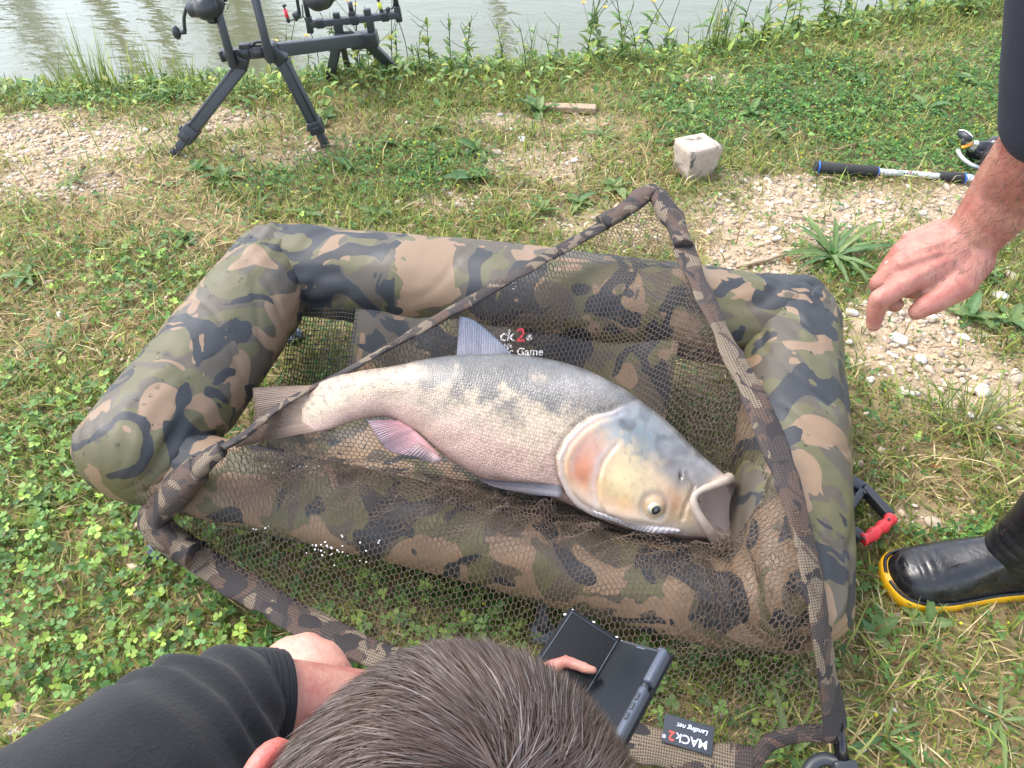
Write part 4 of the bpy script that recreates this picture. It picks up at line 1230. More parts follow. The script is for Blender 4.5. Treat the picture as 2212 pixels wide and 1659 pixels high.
# ribbed cuff
cd = nrm(Q(650, 1508, .825) - Q(500, 1517, .785)); c0, c1 = cuffQ - cd * .052, cuffQ + cd * .004
n_, m_c = 40, 160
q = np.linspace(0, 1, n_)
phc = np.arange(m_c) * 2 * math.pi / m_c
tcu, Acu, Bcu = frames(c0 + (c1 - c0) * q[:, None])
rc = np.interp(q, [0, .15, .8, 1], [.055, .0535, .0515, .049])[:, None] + .0011 * np.sin(q * 2 * math.pi * 15)[:, None] + .0006 * np.sin(phc * 3)[None]
Vc = (c0 + (c1 - c0) * q[:, None])[:, None] + Acu[:, None] * (np.cos(phc)[None] * rc)[..., None] + Bcu[:, None] * (np.sin(phc)[None] * rc)[..., None]
inner = (c0 + (c1 - c0) * q[::-1, None])[:, None] + Acu[:, None] * (np.cos(phc)[None] * (rc[::-1] - .004))[..., None] + Bcu[:, None] * (np.sin(phc)[None] * (rc[::-1] - .004))[..., None]
part('cuff', (np.vstack([Vc.reshape(-1, 3), inner.reshape(-1, 3)]), [grid_faces(2 * n_, m_c, True)]), M['shirt'], man)
part('shorts', blob('shorts', [[(hips + [-.09, -.01, .02], .11), ((hips + [-.1, 0, .02]) * .5 + kneeL * .5, .097)], [(hips + [.09, -.01, .02], .11), ((hips + [.1, 0, .02]) * .5 + kneeR * .5, .097)]], .01, 5), M['shirt'], man)
for k_ in (kneeL, kneeR):
    part('shoe', blob('shoe', [[(np.array([k_[0], k_[1] - .19, .045]), .042), (np.array([k_[0], k_[1] - .08, .04]), .042), (np.array([k_[0] - .005, k_[1] + .03, .032]), .034)]], .006, 6), M['black_fabric'], man)

# hair: strands that turn out from the crown whorl
wh = nrm((Q(985, 1600, .30) - HC))
nH = 90000
d = rng.normal(size=(nH * 2, 3)); d = nrm(d)
loc_f, loc_u, loc_s = d @ fwd, d @ hup, d @ hside
okh = (loc_u > -.55 + .9 * np.clip(loc_f, 0, 1)) & (loc_f < .72) & ~((np.abs(loc_s) > .86) & (loc_u < -.05))
d = d[okh][:nH]
sp = HC + (((d @ HR.T) * HS) @ HR)
nm_ = nrm((((d @ HR.T) / HS) @ HR))
tow = sp - (HC + wh * .1)
tan = tow - nm_ * np.sum(tow * nm_, 1, keepdims=True)
dist = np.linalg.norm(tan, axis=1, keepdims=True)
tan = nrm(tan + np.cross(nm_, tan) * (1.1 * np.exp(-dist / .11)) + np.array([-.035, .0, 0]) * np.exp(-dist / .2))
clump = np.stack([vnoise(sp * 38, s) for s in (101, 102, 103)], -1)
tan = nrm(tan + .70 * clump + .16 * rng.normal(size=tan.shape))
tan = nrm(tan - nm_ * np.sum(tan * nm_, 1, keepdims=True))
Lh = rng.uniform(.016, .030, (len(d), 1)) * (1 + .25 * vnoise(sp * 25, 105)[:, None])
lift = rng.uniform(.07, .26, (len(d), 1)) + .05 * clump[:, :1]
p0 = sp + nm_ * .0; p1 = sp + nm_ * (Lh * lift * .55) + tan * Lh * .4; p2 = sp + nm_ * (Lh * lift * .75) + tan * Lh * 1.0
sidev = nrm(np.cross(tan, nm_ + .6 * rng.normal(size=nm_.shape)))
wd = rng.uniform(.0002, .00042, (len(d), 1))
VH = np.stack([p0 - sidev * wd, p0 + sidev * wd, p1 - sidev * wd * .9, p1 + sidev * wd * .9, p2], 1).reshape(-1, 3)
b5 = np.arange(len(d)) * 5
FH4 = np.stack([b5, b5 + 1, b5 + 3, b5 + 2], -1); FH3 = np.stack([b5 + 2, b5 + 3, b5 + 4], -1)
grey = rng.random(len(d)) < .10
ch = np.where(grey[:, None], lin((108, 98, 94)), lin((70, 53, 44)) * rng.uniform(.75, 1.25, (len(d), 1)) * (1 + .45 * vnoise(sp * 55, 120)[:, None]))
part('hair', (VH, [FH4, FH3]), M['hair'], man, colr=np.repeat(np.clip(ch, .004, .8), 5, 0))
cap_n = ell(HC, HS * 1.003, HR, 5)
dv = nrm((cap_n[0] - HC)); f_, u_, s_2 = dv @ fwd, dv @ hup, dv @ hside
keepv = (u_ > -.5 + .9 * np.clip(f_, 0, 1)) & (f_ < .68)
fc_ = cap_n[1][0]; fc_ = fc_[keepv[fc_].all(1)]
part('scalp', (cap_n[0], [fc_]), M['hair'], man, colr=np.tile(lin((58, 46, 42), .8), (len(cap_n[0]), 1)))

# ------------------------------------------------------------------ the phone in its flip case
phone = thing('mobile_phone', Q(1340, 1440, .87), 'phone in worn black flip case held open beside the dark-haired head', 'phone')
hT, hB = Q(1346, 1386, .885), Q(1270, 1515, .835)
lax = nrm(hB - hT); PL = .155
wL = nrm(Q(1243, 1320, .905) - hT); wR_ = nrm(Q(1424, 1438, .836) - hT)
wL = nrm(wL - lax * np.dot(wL, lax)); wR_ = nrm(wR_ - lax * np.dot(wR_, lax))
nL = nrm(np.cross(lax, wL)); nR = nrm(np.cross(wR_, lax))
if nL @ FW > 0: nL = -nL
if nR @ FW > 0: nR = -nR
wdL = .072
cL = hT + wL * wdL / 2 + lax * PL / 2
cov = part('case_cover', box(cL, wL * wdL / 2, lax * PL / 2, nL * .0022, .0018), M['leather'], phone)
st = [hT + wL * .006 + lax * .005, hT + wL * (wdL - .005) + lax * .005, hT + wL * (wdL - .005) + lax * (PL - .005), hT + wL * .006 + lax * (PL - .005)]
part('stitching', tube(np.array([p + nL * .0022 for p in st + st[:1]]), .0005, 5), M['grey_plastic'], cov)
for w_, l_ in ((wdL - .004, .002), (wdL * .55, .0005), (wdL * .12, .0005), (wdL + .0, .012), (wdL * .02, .0015)):
    part('worn_edge', ell(hT + wL * w_ + lax * l_ + nL * .0012, (.0020, .0015, .0011), sub=2), M['white'], cov)
part('spine', tube(np.array([hT + lax * .002 + nR * -.002, hT + lax * (PL - .002) - nR * .002]), .0042, 10), M['leather'], phone)
wdR = .061
cR = hT + wR_ * wdR / 2 + lax * PL / 2
part('case_back', box(cR - nR * .004, wR_ * (wdR / 2 + .004), lax * (PL / 2 + .002), nR * .0022, .0018), M['leather'], phone)
part('handset', box(cR + nR * .002, wR_ * wdR / 2 * .96, lax * PL / 2 * .985, nR * .0045, .003), M['black'], phone)
scr = part('screen', box(cR + nR * .0068 + wR_ * -.003, wR_ * wdR / 2 * .86, lax * PL / 2 * .93, nR * .0004, .0002), M['glass'], phone)
part('earpiece', box(cR + nR * .0074 - lax * PL * .455, wR_ * .006, lax * .0007, nR * .0003), M['grey_plastic'], phone)
ed_ = hT + wR_ * (wdR - .002)
part('bumper', join(obox(ed_ + lax * .002 + nR * .004, ed_ + lax * .046 + nR * .004, .010, .015, nR, .003), obox(ed_ + lax * .052 + nR * .004, ed_ + lax * (PL - .004) + nR * .004, .0095, .014, nR, .003),
                    obox(hT + wR_ * .05 + lax * .0015 + nR * .003, ed_ + lax * .0015 + nR * .003, .005, .010, nR, .002)), M['bumper'], phone)
for k_ in (.062, .074, .086):
    part('side_button', obox(ed_ + lax * k_ + nR * .0118, ed_ + lax * (k_ + .008) + nR * .0118, .004, .0015, nR, .0005), M['black'], phone)

# ------------------------------------------------------------------ standing man at the right: arm, hand, boot
def zh(x, y, dz, r): return (Q((3140 + x / 3.16) / 1.736, (800 + y / 3.16) / 1.736, .88 + dz), r / 1000.)
std = thing('person', (1.05, .74, 0), 'bending person in navy sleeves and rubber boots reaching down with one hand', 'person')
sh = np.array([.76, .80, 1.27]); el = Q(2372, -80, .64)
W = zh(1560, 340, 0, 30)
fa = [(sh, .058), (el, .050), zh(2560, -900, -.12, 44), zh(2120, -330, -.05, 42), zh(1790, 60, -.02, 34), W]
hd = [fa,
      [W, zh(1200, 620, .002, 22), zh(870, 790, -.004, 15.5)], [W, zh(1150, 460, .004, 22), zh(770, 610, .002, 15)],
      [W, zh(1180, 330, .014, 20), zh(790, 450, .016, 14)], [zh(1560, 300, .012, 24), zh(1200, 240, .028, 17), zh(880, 330, .034, 13)],
      [zh(1560, 520, .006, 26), zh(1250, 600, .012, 20), zh(1000, 640, .012, 16)],
      [zh(1560, 560, -.002, 27), zh(1440, 830, -.006, 20), zh(1180, 1030, -.008, 14), zh(1040, 1100, -.006, 12.5), zh(945, 1165, -.002, 10)],
      [zh(870, 790, -.004, 15), zh(690, 900, -.006, 12.5), zh(500, 1020, -.004, 12), zh(450, 1190, .008, 10.5), zh(430, 1320, .016, 8.5)],
      [zh(770, 610, .002, 15), zh(495, 825, .020, 11), zh(500, 930, .036, 10), zh(690, 1080, .042, 9.5)],
      [zh(790, 450, .016, 14), zh(590, 690, .034, 11.5), zh(700, 880, .05, 10.5), zh(930, 930, .045, 9.5)],
      [zh(880, 330, .034, 13), zh(720, 520, .055, 10), zh(800, 680, .066, 9), zh(930, 700, .06, 8)]]
hv, hf = blob('arm', hd, .0023, 5)
# knuckles and tendons
hu, hvv, _ = to_px(hv)
zx, zy = (hu * 1.736 - 3140) * 3.16, (hvv * 1.736 - 800) * 3.16
nd = nrm(CO - hv)
k_d = np.zeros(len(hv))
for (a, b) in (((1350, 520), (880, 780)), ((1350, 420), (790, 600)), ((1350, 320), (820, 440))):
    s_d, s_p = poly_sd([a, b], zx, zy)
    k_d += .0016 * np.exp(-(s_d / 34) ** 2) * sstep(0, .3, s_p) * sstep(1.0, .9, s_p)
for (a, b, r_) in ((860, 790, 70), (770, 600, 60), (505, 1010, 60), (530, 850, 50)):
    k_d += .0016 * np.exp(-((zx - a) ** 2 + (zy - b) ** 2) / r_ ** 2)
hv = hv + nd * k_d[:, None]
legx = 1.0
boot_toe = P(1932, 1262, .03); boot_heel = boot_toe + np.array([.30, .015, 0])
lower = [[(np.array([.98, .80, 1.30]), .07), (np.array([1.12, .84, 1.16]), .14), (np.array([1.26, .78, .92]), .14)], [(np.array([1.22, .74, .90]), .09), (np.array([1.06, .72, .50]), .062), (np.array([1.0, .72, .12]), .045)],
         [(np.array([1.30, .98, .90]), .09), (np.array([1.50, 1.12, .50]), .062), (np.array([1.60, 1.18, .12]), .045)], [(sh, .058), (np.array([.98, .80, 1.28]), .08)], [(np.array([.98, 1.04, 1.30]), .06), (np.array([.98, .80, 1.28]), .08)],
         [(np.array([.98, 1.04, 1.30]), .055), (np.array([1.05, 1.10, 1.0]), .045), (np.array([.98, 1.02, .80]), .035), (np.array([.97, .98, .74]), .03)],
         [(np.array([.93, .83, 1.36]), .055), (np.array([.84, .84, 1.42]), .085), (np.array([.80, .84, 1.40]), .075)]]
lv, lf = blob('lower', lower, .012, 5)
part('body', join((hv, hf), (lv, lf)), M['skin_tan'], std)
fore = hv[(hvv > 240) & (hvv < 600) & (hu > 2000)]
hn = 2600
hb_ = fore[rng.integers(0, len(fore), hn)]
axis_f = nrm(W[0] - fa[3][0])
cen_f = fa[3][0] + ((hb_ - fa[3][0]) @ axis_f)[:, None] * axis_f
on_ = nrm(hb_ - cen_f)
dh = nrm(axis_f + .55 * on_ + .45 * rng.normal(size=(hn, 3)))
Lh_ = rng.uniform(.006, .014, (hn, 1)); sv_ = nrm(np.cross(dh, on_)) * .00013
Vh_ = np.stack([hb_ - sv_, hb_ + sv_, hb_ + dh * Lh_ * .6 + on_ * .001 - sv_, hb_ + dh * Lh_ * .6 + on_ * .001 + sv_, hb_ + dh * Lh_], 1).reshape(-1, 3)
i5 = np.arange(hn) * 5
part('arm_hair', (Vh_, [np.stack([i5, i5 + 1, i5 + 3, i5 + 2], -1), np.stack([i5 + 2, i5 + 3, i5 + 4], -1)]), M['hair'], std, colr=np.tile(lin((64, 46, 36)), (hn * 5, 1)))
cuff_p, cuff_q = zh(2680, -1120, -.14, 0)[0], el
part('sleeve', blob('sleeve', [[(sh, .075), (el, .066), (cuff_q * .35 + cuff_p * .65, .060), (cuff_p + (el - cuff_p) * .05, .056)]], .006, 6), M['navy'], std)
part('jacket', blob('jacket', [[(np.array([.98, .80, 1.28]), .10), (np.array([1.12, .84, 1.16]), .165), (np.array([1.26, .80, .92]), .16)], [(sh, .075), (np.array([.98, .82, 1.28]), .10), (np.array([.98, 1.04, 1.30]), .075), (np.array([1.05, 1.10, 1.02]), .065)]], .012, 6), M['navy'], std)
part('trousers', blob('trousers', [[(np.array([1.24, .76, .90]), .125), (np.array([1.07, .72, .50]), .085), (np.array([1.02, .72, .36]), .07)], [(np.array([1.30, .98, .90]), .125), (np.array([1.50, 1.12, .50]), .085), (np.array([1.55, 1.15, .36]), .07)]], .012, 6), M['navy'], std)
part('hair', blob('hair', [[(np.array([.86, .84, 1.45]), .088), (np.array([.90, .84, 1.42]), .08)]], .01, 4), M['hair'], std, colr=None)
std.children[-1].data.attributes.new('Col', 'FLOAT_COLOR', 'POINT').data.foreach_set('color', np.tile([.05, .04, .035, 1], len(std.children[-1].data.vertices)).astype(np.float32))

def boot(toe, yaw, off=None, nm='boot'):
    # along x: 0 toe .. .30 heel; profile of the foot, then the shaft
    X_ = np.array([-.004, .004, .02, .05, .09, .13, .17, .20, .235, .27, .295, .303])
    Wd = np.array([.006, .030, .046, .055, .057, .053, .048, .046, .045, .042, .030, .008])
    Ht = np.array([.030, .058, .074, .086, .098, .114, .13, .14, .14, .14, .13, .10])
    n, m = 90, 48
    x = np.interp(np.linspace(0, 1, n), np.linspace(0, 1, 12), X_)
    sp_ = spline(np.stack([X_, Wd, Ht], -1), n)
    a = np.arange(m) * 2 * math.pi / m
    cz, sz_ = np.cos(a), np.sin(a)
    wr = .0014 * np.sin(sp_[:, 0] * 2 * math.pi / .0065) * np.exp(-((sp_[:, 0] - .045) / .022) ** 2)
    top = np.where(sz_ > 0, np.abs(sz_) ** .85, 0)
    V = np.stack([np.broadcast_to(sp_[:, :1], (n, m)), sp_[:, 1:2] * np.sign(cz) * np.abs(cz) ** .7, .022 + (sp_[:, 2:3] - .022 + wr[:, None]) * top - .010 * (sz_ < 0)], -1)
    foot = (V.reshape(-1, 3), [grid_faces(n, m, True)])
    k = 110
    t = np.linspace(0, 1, k)
    cx = .212 + .006 * np.sin(t * 3); zc = .06 + t * .32
    rx = np.interp(t, [0, .12, .3, .6, 1], [.070, .066, .058, .060, .066]); ry = np.interp(t, [0, .12, .3, .6, 1], [.046, .047, .049, .054, .060])
    rib = .0022 * np.abs(np.sin(t * 46)) * np.exp(-((t - .2) / .12) ** 2)
    V2 = np.stack([cx[:, None] + (rx + rib)[:, None] * cz[None], (ry + rib)[:, None] * sz_[None], np.broadcast_to(zc[:, None], (k, m)) + (.035 * (1 - t))[:, None] * (-cz[None])], -1)
    shaft = (V2.reshape(-1, 3), [grid_faces(k, m, True)])
    so, Fo = [], []
    ns = 120
    for z, gsc in ((0.0, 1.0), (.003, 1.03), (.016, 1.08), (.030, 1.08), (.034, 1.03)):
        xs = sp_[:, 0]; w = sp_[:, 1] * 1.0
        xo = np.concatenate([xs, xs[::-1]]); yo = np.concatenate([w, -w[::-1]])
        cxm = .15
        wob = 1 + (.012 * np.sin(np.arange(len(xo)) * .9) if z < .01 else 0)
        so.append(np.stack([cxm + (xo - cxm) * (1 + (gsc - 1) * .45) * 1.012 - .002, yo * gsc * wob + np.sign(yo) * .003, np.full(len(xo), z + .006 * (np.clip((.05 - xo) / .05, 0, 1)))], -1))
    so = np.array(so); mm = so.shape[1]
    sole = (np.vstack([so.reshape(-1, 3), so[0].mean(0), so[-1].mean(0)]), [grid_faces(5, mm, True), np.array([(5 * mm, (q + 1) % mm, q) for q in range(mm)] + [(5 * mm + 1, 4 * mm + q, 4 * mm + (q + 1) % mm) for q in range(mm)])])
    rimt = tube(np.column_stack([.15 + (so[-1][:, 0] - .15) * .985, so[-1][:, 1] * .955, so[-1][:, 2] + .001]), .0035, 6, False)
    R = np.array([[math.cos(yaw), -math.sin(yaw), 0], [math.sin(yaw), math.cos(yaw), 0], [0, 0, 1]])
    tr = lambda VF: (VF[0] @ R.T + toe, VF[1])
    b = part('boot', tr(join(foot, shaft, rimt)), M['rubber'], std)
    part('sole', tr(sole), M['yellow_rubber'], b)
bt = P(1915, 1262, .0); bt[2] = float(gz(bt[0], bt[1])) - .002
boot(bt, .07)
b2 = np.array([1.36, 1.16, float(gz(1.36, 1.16))])
boot(b2, .1)
cg = thing('cigarette', zh(640, 565, .022, 0)[0], 'white cigarette pinched between the fingers of the reaching hand', 'cigarette')
ca, cb = zh(860, 400, .034, 0)[0], zh(588, 622, .018, 0)[0]
part('paper', tube([ca, cb], .0042, 14), M['white'], cg)
part('ash', tube([cb, cb + nrm(cb - ca) * .003], [.0042, .003], 14), M['grey_plastic'], cg)
# ------------------------------------------------------------------ rod pod
def zp(x, y): return ((500 + x / 1.8433) / 1.736, (0 + y / 1.8433) / 1.736)
def N1(x, y, dy=0.0): return Yp(*zp(x, y), 2.37 + dy)
def N2_(x, y, dy=0.0): return Yp(*zp(x, y), 2.78 + dy)
pod = thing('rod_pod', (-.85, 2.5, 0), 'matt black rod pod on splayed legs at the water edge', 'rod pod')
def leg(a, b, w, splits, feet=True):
    # three nested profiles with a clamp between
    a, b = np.asarray(a), np.asarray(b)
    d = b - a
    o = part('leg', join(obox(a, a + d * .72, w, w * .8, (0, -1, .3), .003), obox(a + d * .70, b, w * .66, w * .55, (0, -1, .3), .002)), M['pod'], pod, smooth=False)
    s = nrm(np.cross(d, [0, 1, 0]))
    for k in (-.3, .3):
        part('groove', obox(a + d * .02 + np.array([0, -w * .41, w * .12]) + s * k * w, a + d * .7 + np.array([0, -w * .41, w * .12]) + s * k * w, .0016, .0016), M['gloss_black'], o)
    c = part('clamp', join(obox(a + d * .66, a + d * .80, w * 1.25, w * 1.1, (0, -1, .3), .004), obox(a + d * .735 - s * 0 + np.array([0, -.016, .006]), a + d * .79 + np.array([0, -.016, .006]), w * .7, .012, (0, -1, .3), .003)), M['black'], o)
    part('clamp_knob', lathe([(0, .006), (.003, .009), (.009, .009), (.011, .006)], a + d * .74 + s * w * .6 * np.sign(s[0]) * -1, -s * np.sign(s[0]), 14), M['black'], o)
    part('foot', tube([b - d * .07, b - d * .02, b + d * .005], [w * .36, w * .33, w * .12], 12), M['gloss_black'], o)
    return o
g1 = P(*zp(262, 1083), 0); g2_ = P(*zp(1338, 1012), 0)
for g_f in (g1, g2_): g_f[2] = float(gz(g_f[0], g_f[1])) - .006
leg(N1(750, 455), g1, .038, 3)
leg(N1(1030, 420), g2_, .038, 3)
# near head: cross tube, joints, hinge shoulders
part('cross_bar', join(obox(N1(615, 380), N1(1000, 345), .026, .034, bev=.004)), M['pod'], pod)
for x, y in ((665, 372), (775, 360), (868, 355)):
    part('joint', lathe([(-.016, .017), (-.014, .020), (.014, .020), (.016, .017)], N1(x, y), N1(1000, 345) - N1(615, 380), 16), M['black'], pod)
part('end_cap', obox(N1(605, 381), N1(632, 378), .034, .034, bev=.004), M['black'], pod)
part('hinge', join(obox(N1(760, 385), N1(742, 470), .040, .034, (0, 1, 0), .006)), M['black'], pod)
part('hinge', join(obox(N1(960, 350), N1(1045, 425), .046, .034, (0, 1, 0), .006)), M['black'], pod)
part('clamp_block', obox(N1(905, 350), N1(990, 342), .048, .044, bev=.006), M['black'], pod)
part('lever', tube(spline([N1(735, 318), N1(800, 316), N1(825, 308), N1(845, 290), N1(900, 286), N1(925, 288)], 24), .0075, 8, ry=.005), M['black'], pod)
part('lever_cam', obox(N1(735, 320), N1(812, 316), .026, .018, bev=.004), M['black'], pod)
# two bank sticks in front
def stick(x0, y0, x1, y1):
    a, b = N1(x0, y0, -.03), N1(x1, y1, -.03); d = a - b
    return part('upright', join(tube([b, b + d * .02, b + d * 1.22], [.009, .0125, .0125], 16)), M['pod'], pod), b + d * 1.22
st1, t1 = stick(565, 0, 690, 465)
st2, t2_ = stick(845, 0, 952, 432)
# near rest bar above the picture, joining the two uprights
part('rest_bar', obox(t1 - [.12, 0, 0], t2_ + [.08, 0, 0], .022, .022, bev=.004), M['pod'], pod)
for t in (t1, t2_):
    part('rod_rest', tube(np.array([t + [.022 * math.cos(a), 0, .03 + .022 * math.sin(a)] for a in np.linspace(math.pi, 2 * math.pi, 14)]), .006, 8), M['black'], pod)
# main bar to the far head
mA, mB = N1(995, 345), N2_(1590, 272)
mb = part('main_bar', obox(mA, mB, .030, .040, bev=.004), M['pod'], pod)
for k in (-.008, .008):
    part('groove', obox(mA + (mB - mA) * .02 + np.array([-.0155 * .4, -.0155, k + .004]), mA + (mB - mA) * .98 + np.array([-.0155 * .4, -.0155, k + .004]), .002, .0022), M['gloss_black'], mb)
part('far_clamp', obox(N2_(1500, 285), N2_(1690, 260), .05, .05, bev=.006), M['black'], pod)
part('lever', tube(spline([N2_(1430, 255), N2_(1450, 232), N2_(1510, 224), N2_(1530, 240), N2_(1600, 232)], 24), .008, 8, ry=.006), M['black'], pod)
part('far_head', obox(N2_(1395, 255), N2_(1460, 250), .03, .03, bev=.004), M['black'], pod)
def fleg(a, b, w):
    g = np.asarray(b).copy()
    o = part('leg', obox(a, g, w, w * .8, (0, -1, .3), .003), M['pod'], pod, smooth=False)
    part('foot', tube([g + (np.asarray(a) - g) * .03, g - (np.asarray(a) - g) * .03], [w * .4, w * .15], 10), M['gloss_black'], o)
def gpt(x, y, z): return P(*zp(x, y), z)
fleg(N2_(1410, 300), gpt(1345, 610, -.06), .032)
fleg(N2_(1445, 300, .03), gpt(1500, 560, -.10), .020)
fleg(N2_(1610, 285), gpt(1850, 520, -.06), .034)
fleg(N2_(1650, 290, .03), gpt(1700, 470, -.12), .020)
# far buzz bar with posts
part('buzz_bar', obox(N2_(1225, 167), N2_(1845, 100), .021, .024, bev=.004), M['pod'], pod)
for x, y in ((1290, 160), (1530, 136), (1740, 112)):
    part('joint', obox(N2_(x - 26, y + 3), N2_(x + 26, y - 2), .027, .03, bev=.004), M['black'], pod)
part('upright', join(obox(N2_(1412, 150), N2_(1428, 255), .030, .022, (0, 1, 0), .004), obox(N2_(1400, 85), N2_(1410, 150), .024, .018, (0, 1, 0), .004)), M['black'], pod)
part('upright', join(obox(N2_(1632, 130), N2_(1655, 275), .026, .022, (0, 1, 0), .004), obox(N2_(1614, 58), N2_(1625, 135), .024, .02, (0, 1, 0), .004)), M['black'], pod)
part('post', join(obox(N2_(1508, 72), N2_(1516, 135), .022, .02, (0, 1, 0), .004), tube([N2_(1496, 14), N2_(1508, 80)], .0085, 12)), M['black'], pod)
for (x0, y0, x1, y1, x2, y2) in ((1172, -60, 1208, 112, 1226, 228), (1795, -90, 1820, 40, 1840, 150)):
    part('post', join(tube([N2_(x0, y0), N2_(x1, y1)], .009, 12), obox(N2_(x1, y1), N2_(x2, y2), .022, .02, (0, 1, 0), .004)), M['black'], pod)
    part('bite_alarm', join(obox(N2_(x0 - 4, y0 - 60), N2_(x0, y0 + 6), .04, .03, (0, 1, 0), .006)), M['black'], pod)
def bobbin(px, mt, lab):
    b = thing('bite_indicator', N2_(*px[0]), lab, 'bite indicator')
    part('swing_arm', tube(spline([N2_(*p) for p in px[0:4]], 20), .0022, 8), M['black'], b)
    part('ball_weight', ell(N2_(*px[2]), .0088, sub=3), M['black'], b)
    part('elbow', ell(N2_(*px[3]), .007, sub=3), M['black'], b)
    a, c = N2_(*px[3]), N2_(*px[4])
    part('lower_sleeve', tube([a, a + (c - a) * .25], .0068, 12), M['black'], b)
    part('bobbin_body', tube([a + (c - a) * .22, a + (c - a) * .78], .0064, 14), M[mt], b)
    part('line_clip', join(tube([a + (c - a) * .76, c], .003, 8), ell(c, .006, sub=2), ell(c + [.006, 0, .002], .004, sub=2)), M['black'], b)
bobbin([(1165, 30), (1170, 115), (1125, 128), (1072, 146), (1040, 40)], 'bright_red', 'red bite indicator hanging from the end post of the rod pod')
bobbin([(1800, -10), (1795, 50), (1760, 64), (1715, 78), (1692, 0)], 'yellow_green', 'yellow bite indicator hanging near the other end of the buzz bar')

def fishing_rod(name, reel_px, axis, label, zoff=.0):
    c = N1(*reel_px, -.05)                      # reel body centre
    t = thing(name, c, label, 'fishing rod', 'rods resting on the pod')
    ax_ = nrm(axis); up = np.array([0, 0, 1.0]); up = nrm(up - ax_ * (up @ ax_)); sd2 = np.cross(ax_, up)
    rp = c + up * .095
    part('handle', tube([rp - ax_ * .07, rp - ax_ * .06, rp + ax_ * .25], [.012, .0135, .012], 14), M['foam'], t)
    part('blank', tube([rp + ax_ * .25, rp + ax_ * 1.6, rp + ax_ * 3.2], [.0085, .006, .003], 10), M['gloss_black'], t)
    for k in (.9, 1.7, 2.4):
        part('guide', tube(np.array([rp + ax_ * k - up * .022 + up * .016 * math.cos(a) + sd2 * .016 * math.sin(a) for a in np.linspace(0, 2 * math.pi, 18)]), .0015, 6), M['black'], t)
    r = part('reel', join(ell(c, (.036, .046, .036), np.array([sd2, ax_, up]), 4), tube([c + up * .02, rp - up * .01], .008, 10), obox(rp - up * .012 - ax_ * .035, rp - up * .012 + ax_ * .035, .012, .005)), M['black'], t)
    part('spool', lathe([(.02, .034), (.028, .037), (.032, .031), (.062, .030), (.066, .037), (.074, .036), (.078, .020)], c, ax_, 28), M['gloss_black'], r)
    part('rotor', lathe([(.004, .038), (.01, .043), (.03, .043), (.034, .036)], c, ax_, 28), M['black'], r)
    ba = [c + ax_ * .025 + sd2 * .046, c + ax_ * .05 + sd2 * .045 - up * .02, c + ax_ * .06 - up * .05, c + ax_ * .05 - sd2 * .045 - up * .02, c + ax_ * .025 - sd2 * .046]
    part('bail_arm', tube(spline(ba, 24), .0022, 8), M['chrome'], r)
    return t, c, r, ax_, up, sd2
rax = np.array([.10, 1, .10])
t, c, r, ax_, up, sd2 = fishing_rod('fishing_rod', (505, 42), rax, 'dark fishing rod whose big black reel hangs over the near cross bar')
h0 = N1(395, 62, -.05)
part('gear_housing', join(lathe([(0, .024), (.02, .026), (.045, .022), (.05, .012)], c + (h0 - c) * .15, h0 - c, 20), tube([c - up * .038 - ax_ * .01, c - up * .052 + ax_ * .02, c - up * .05 + ax_ * .04], [.008, .010, .007], 10)), M['black'], r)
cr = part('crank', tube(spline([N1(420, 40, -.05), N1(375, 40, -.05), N1(352, 110, -.05), N1(352, 170, -.05), N1(358, 215, -.05)], 24), .0062, 10, ry=.005), M['black'], r)
part('handle_knob', join(tube([N1(364, 222, -.05), N1(318, 222, -.05)], [.006, .0075], 12), ell(N1(298, 225, -.05), (.0125, .012, .0205), sub=3)), M['black'], cr)
t, c, r, ax_, up, sd2 = fishing_rod('fishing_rod', (1275, -22), rax, 'dark fishing rod whose reel hangs beside the red bite indicator')
part('crank', join(tube(spline([c + sd2 * -.03, c - sd2 * .06, c - sd2 * .065 - up * .05], 10), .005, 8), ell(c - sd2 * .075 - up * .055, (.014, .011, .011), sub=2)), M['black'], r)
for k, (x0, y0) in enumerate(((1175, 110), (1795, 40))):
    a = N2_(x0, y0); b = P(*zp(1290 if k == 0 else 1905, 520), -.12)
    part('cable', tube(spline([a, a * .5 + b * .5 + [.015, 0, 0], b], 14), .0016, 6), M['black'], pod)

# ------------------------------------------------------------------ rod lying on the ground at the right
rz0 = .022
ga, gb = P(1762, 361, rz0), P(2100, 386, rz0)
ax_ = nrm(gb - ga); L_ = np.linalg.norm(gb - ga)
rod = thing('spinning_rod', ga, 'fishing rod with black foam grip and silver butt lying beside the clover', 'fishing rod')
def seg(a, b): return ga + ax_ * L_ * a, ga + ax_ * L_ * b
def gl(n, a, b, r0, r1, m):
    p, q = seg(a, b); d = q - p
    return part(n, tube([p, p + d * .02, q - d * .02, q], [r0 * .9, r0, r1, r1 * .9], 20), M[m], rod)
gl('butt_cap', -.008, .012, .0195, .0195, 'foam'); gl('blue_ring', .012, .022, .0198, .0198, 'blue'); gl('rear_grip', .02, .40, .0192, .0165, 'foam'); gl('blue_ring', .398, .405, .0155, .0155, 'blue')
gl('silver_butt', .403, .80, .0105, .0100, 'silver'); gl('fore_grip', .79, .945, .0155, .0162, 'foam'); gl('blue_ring', .945, .957, .0160, .0160, 'blue'); gl('seat_ring', .957, 1.0, .0145, .0145, 'chrome')
gl('reel_seat', 1.0, 1.35, .010, .010, 'gloss_black'); gl('blank', 1.34, 5.2, .009, .003, 'gloss_black')
n_cam = nrm(np.array([0, -.5, .86]))
p_, _q = seg(.56, .66)
part('lettering', text_vf('GAMMA', p_ + n_cam * .0104 - np.cross(n_cam, ax_) * .001, ax_, np.cross(n_cam, ax_), .013, .0003), M['black'], rod) if False else None
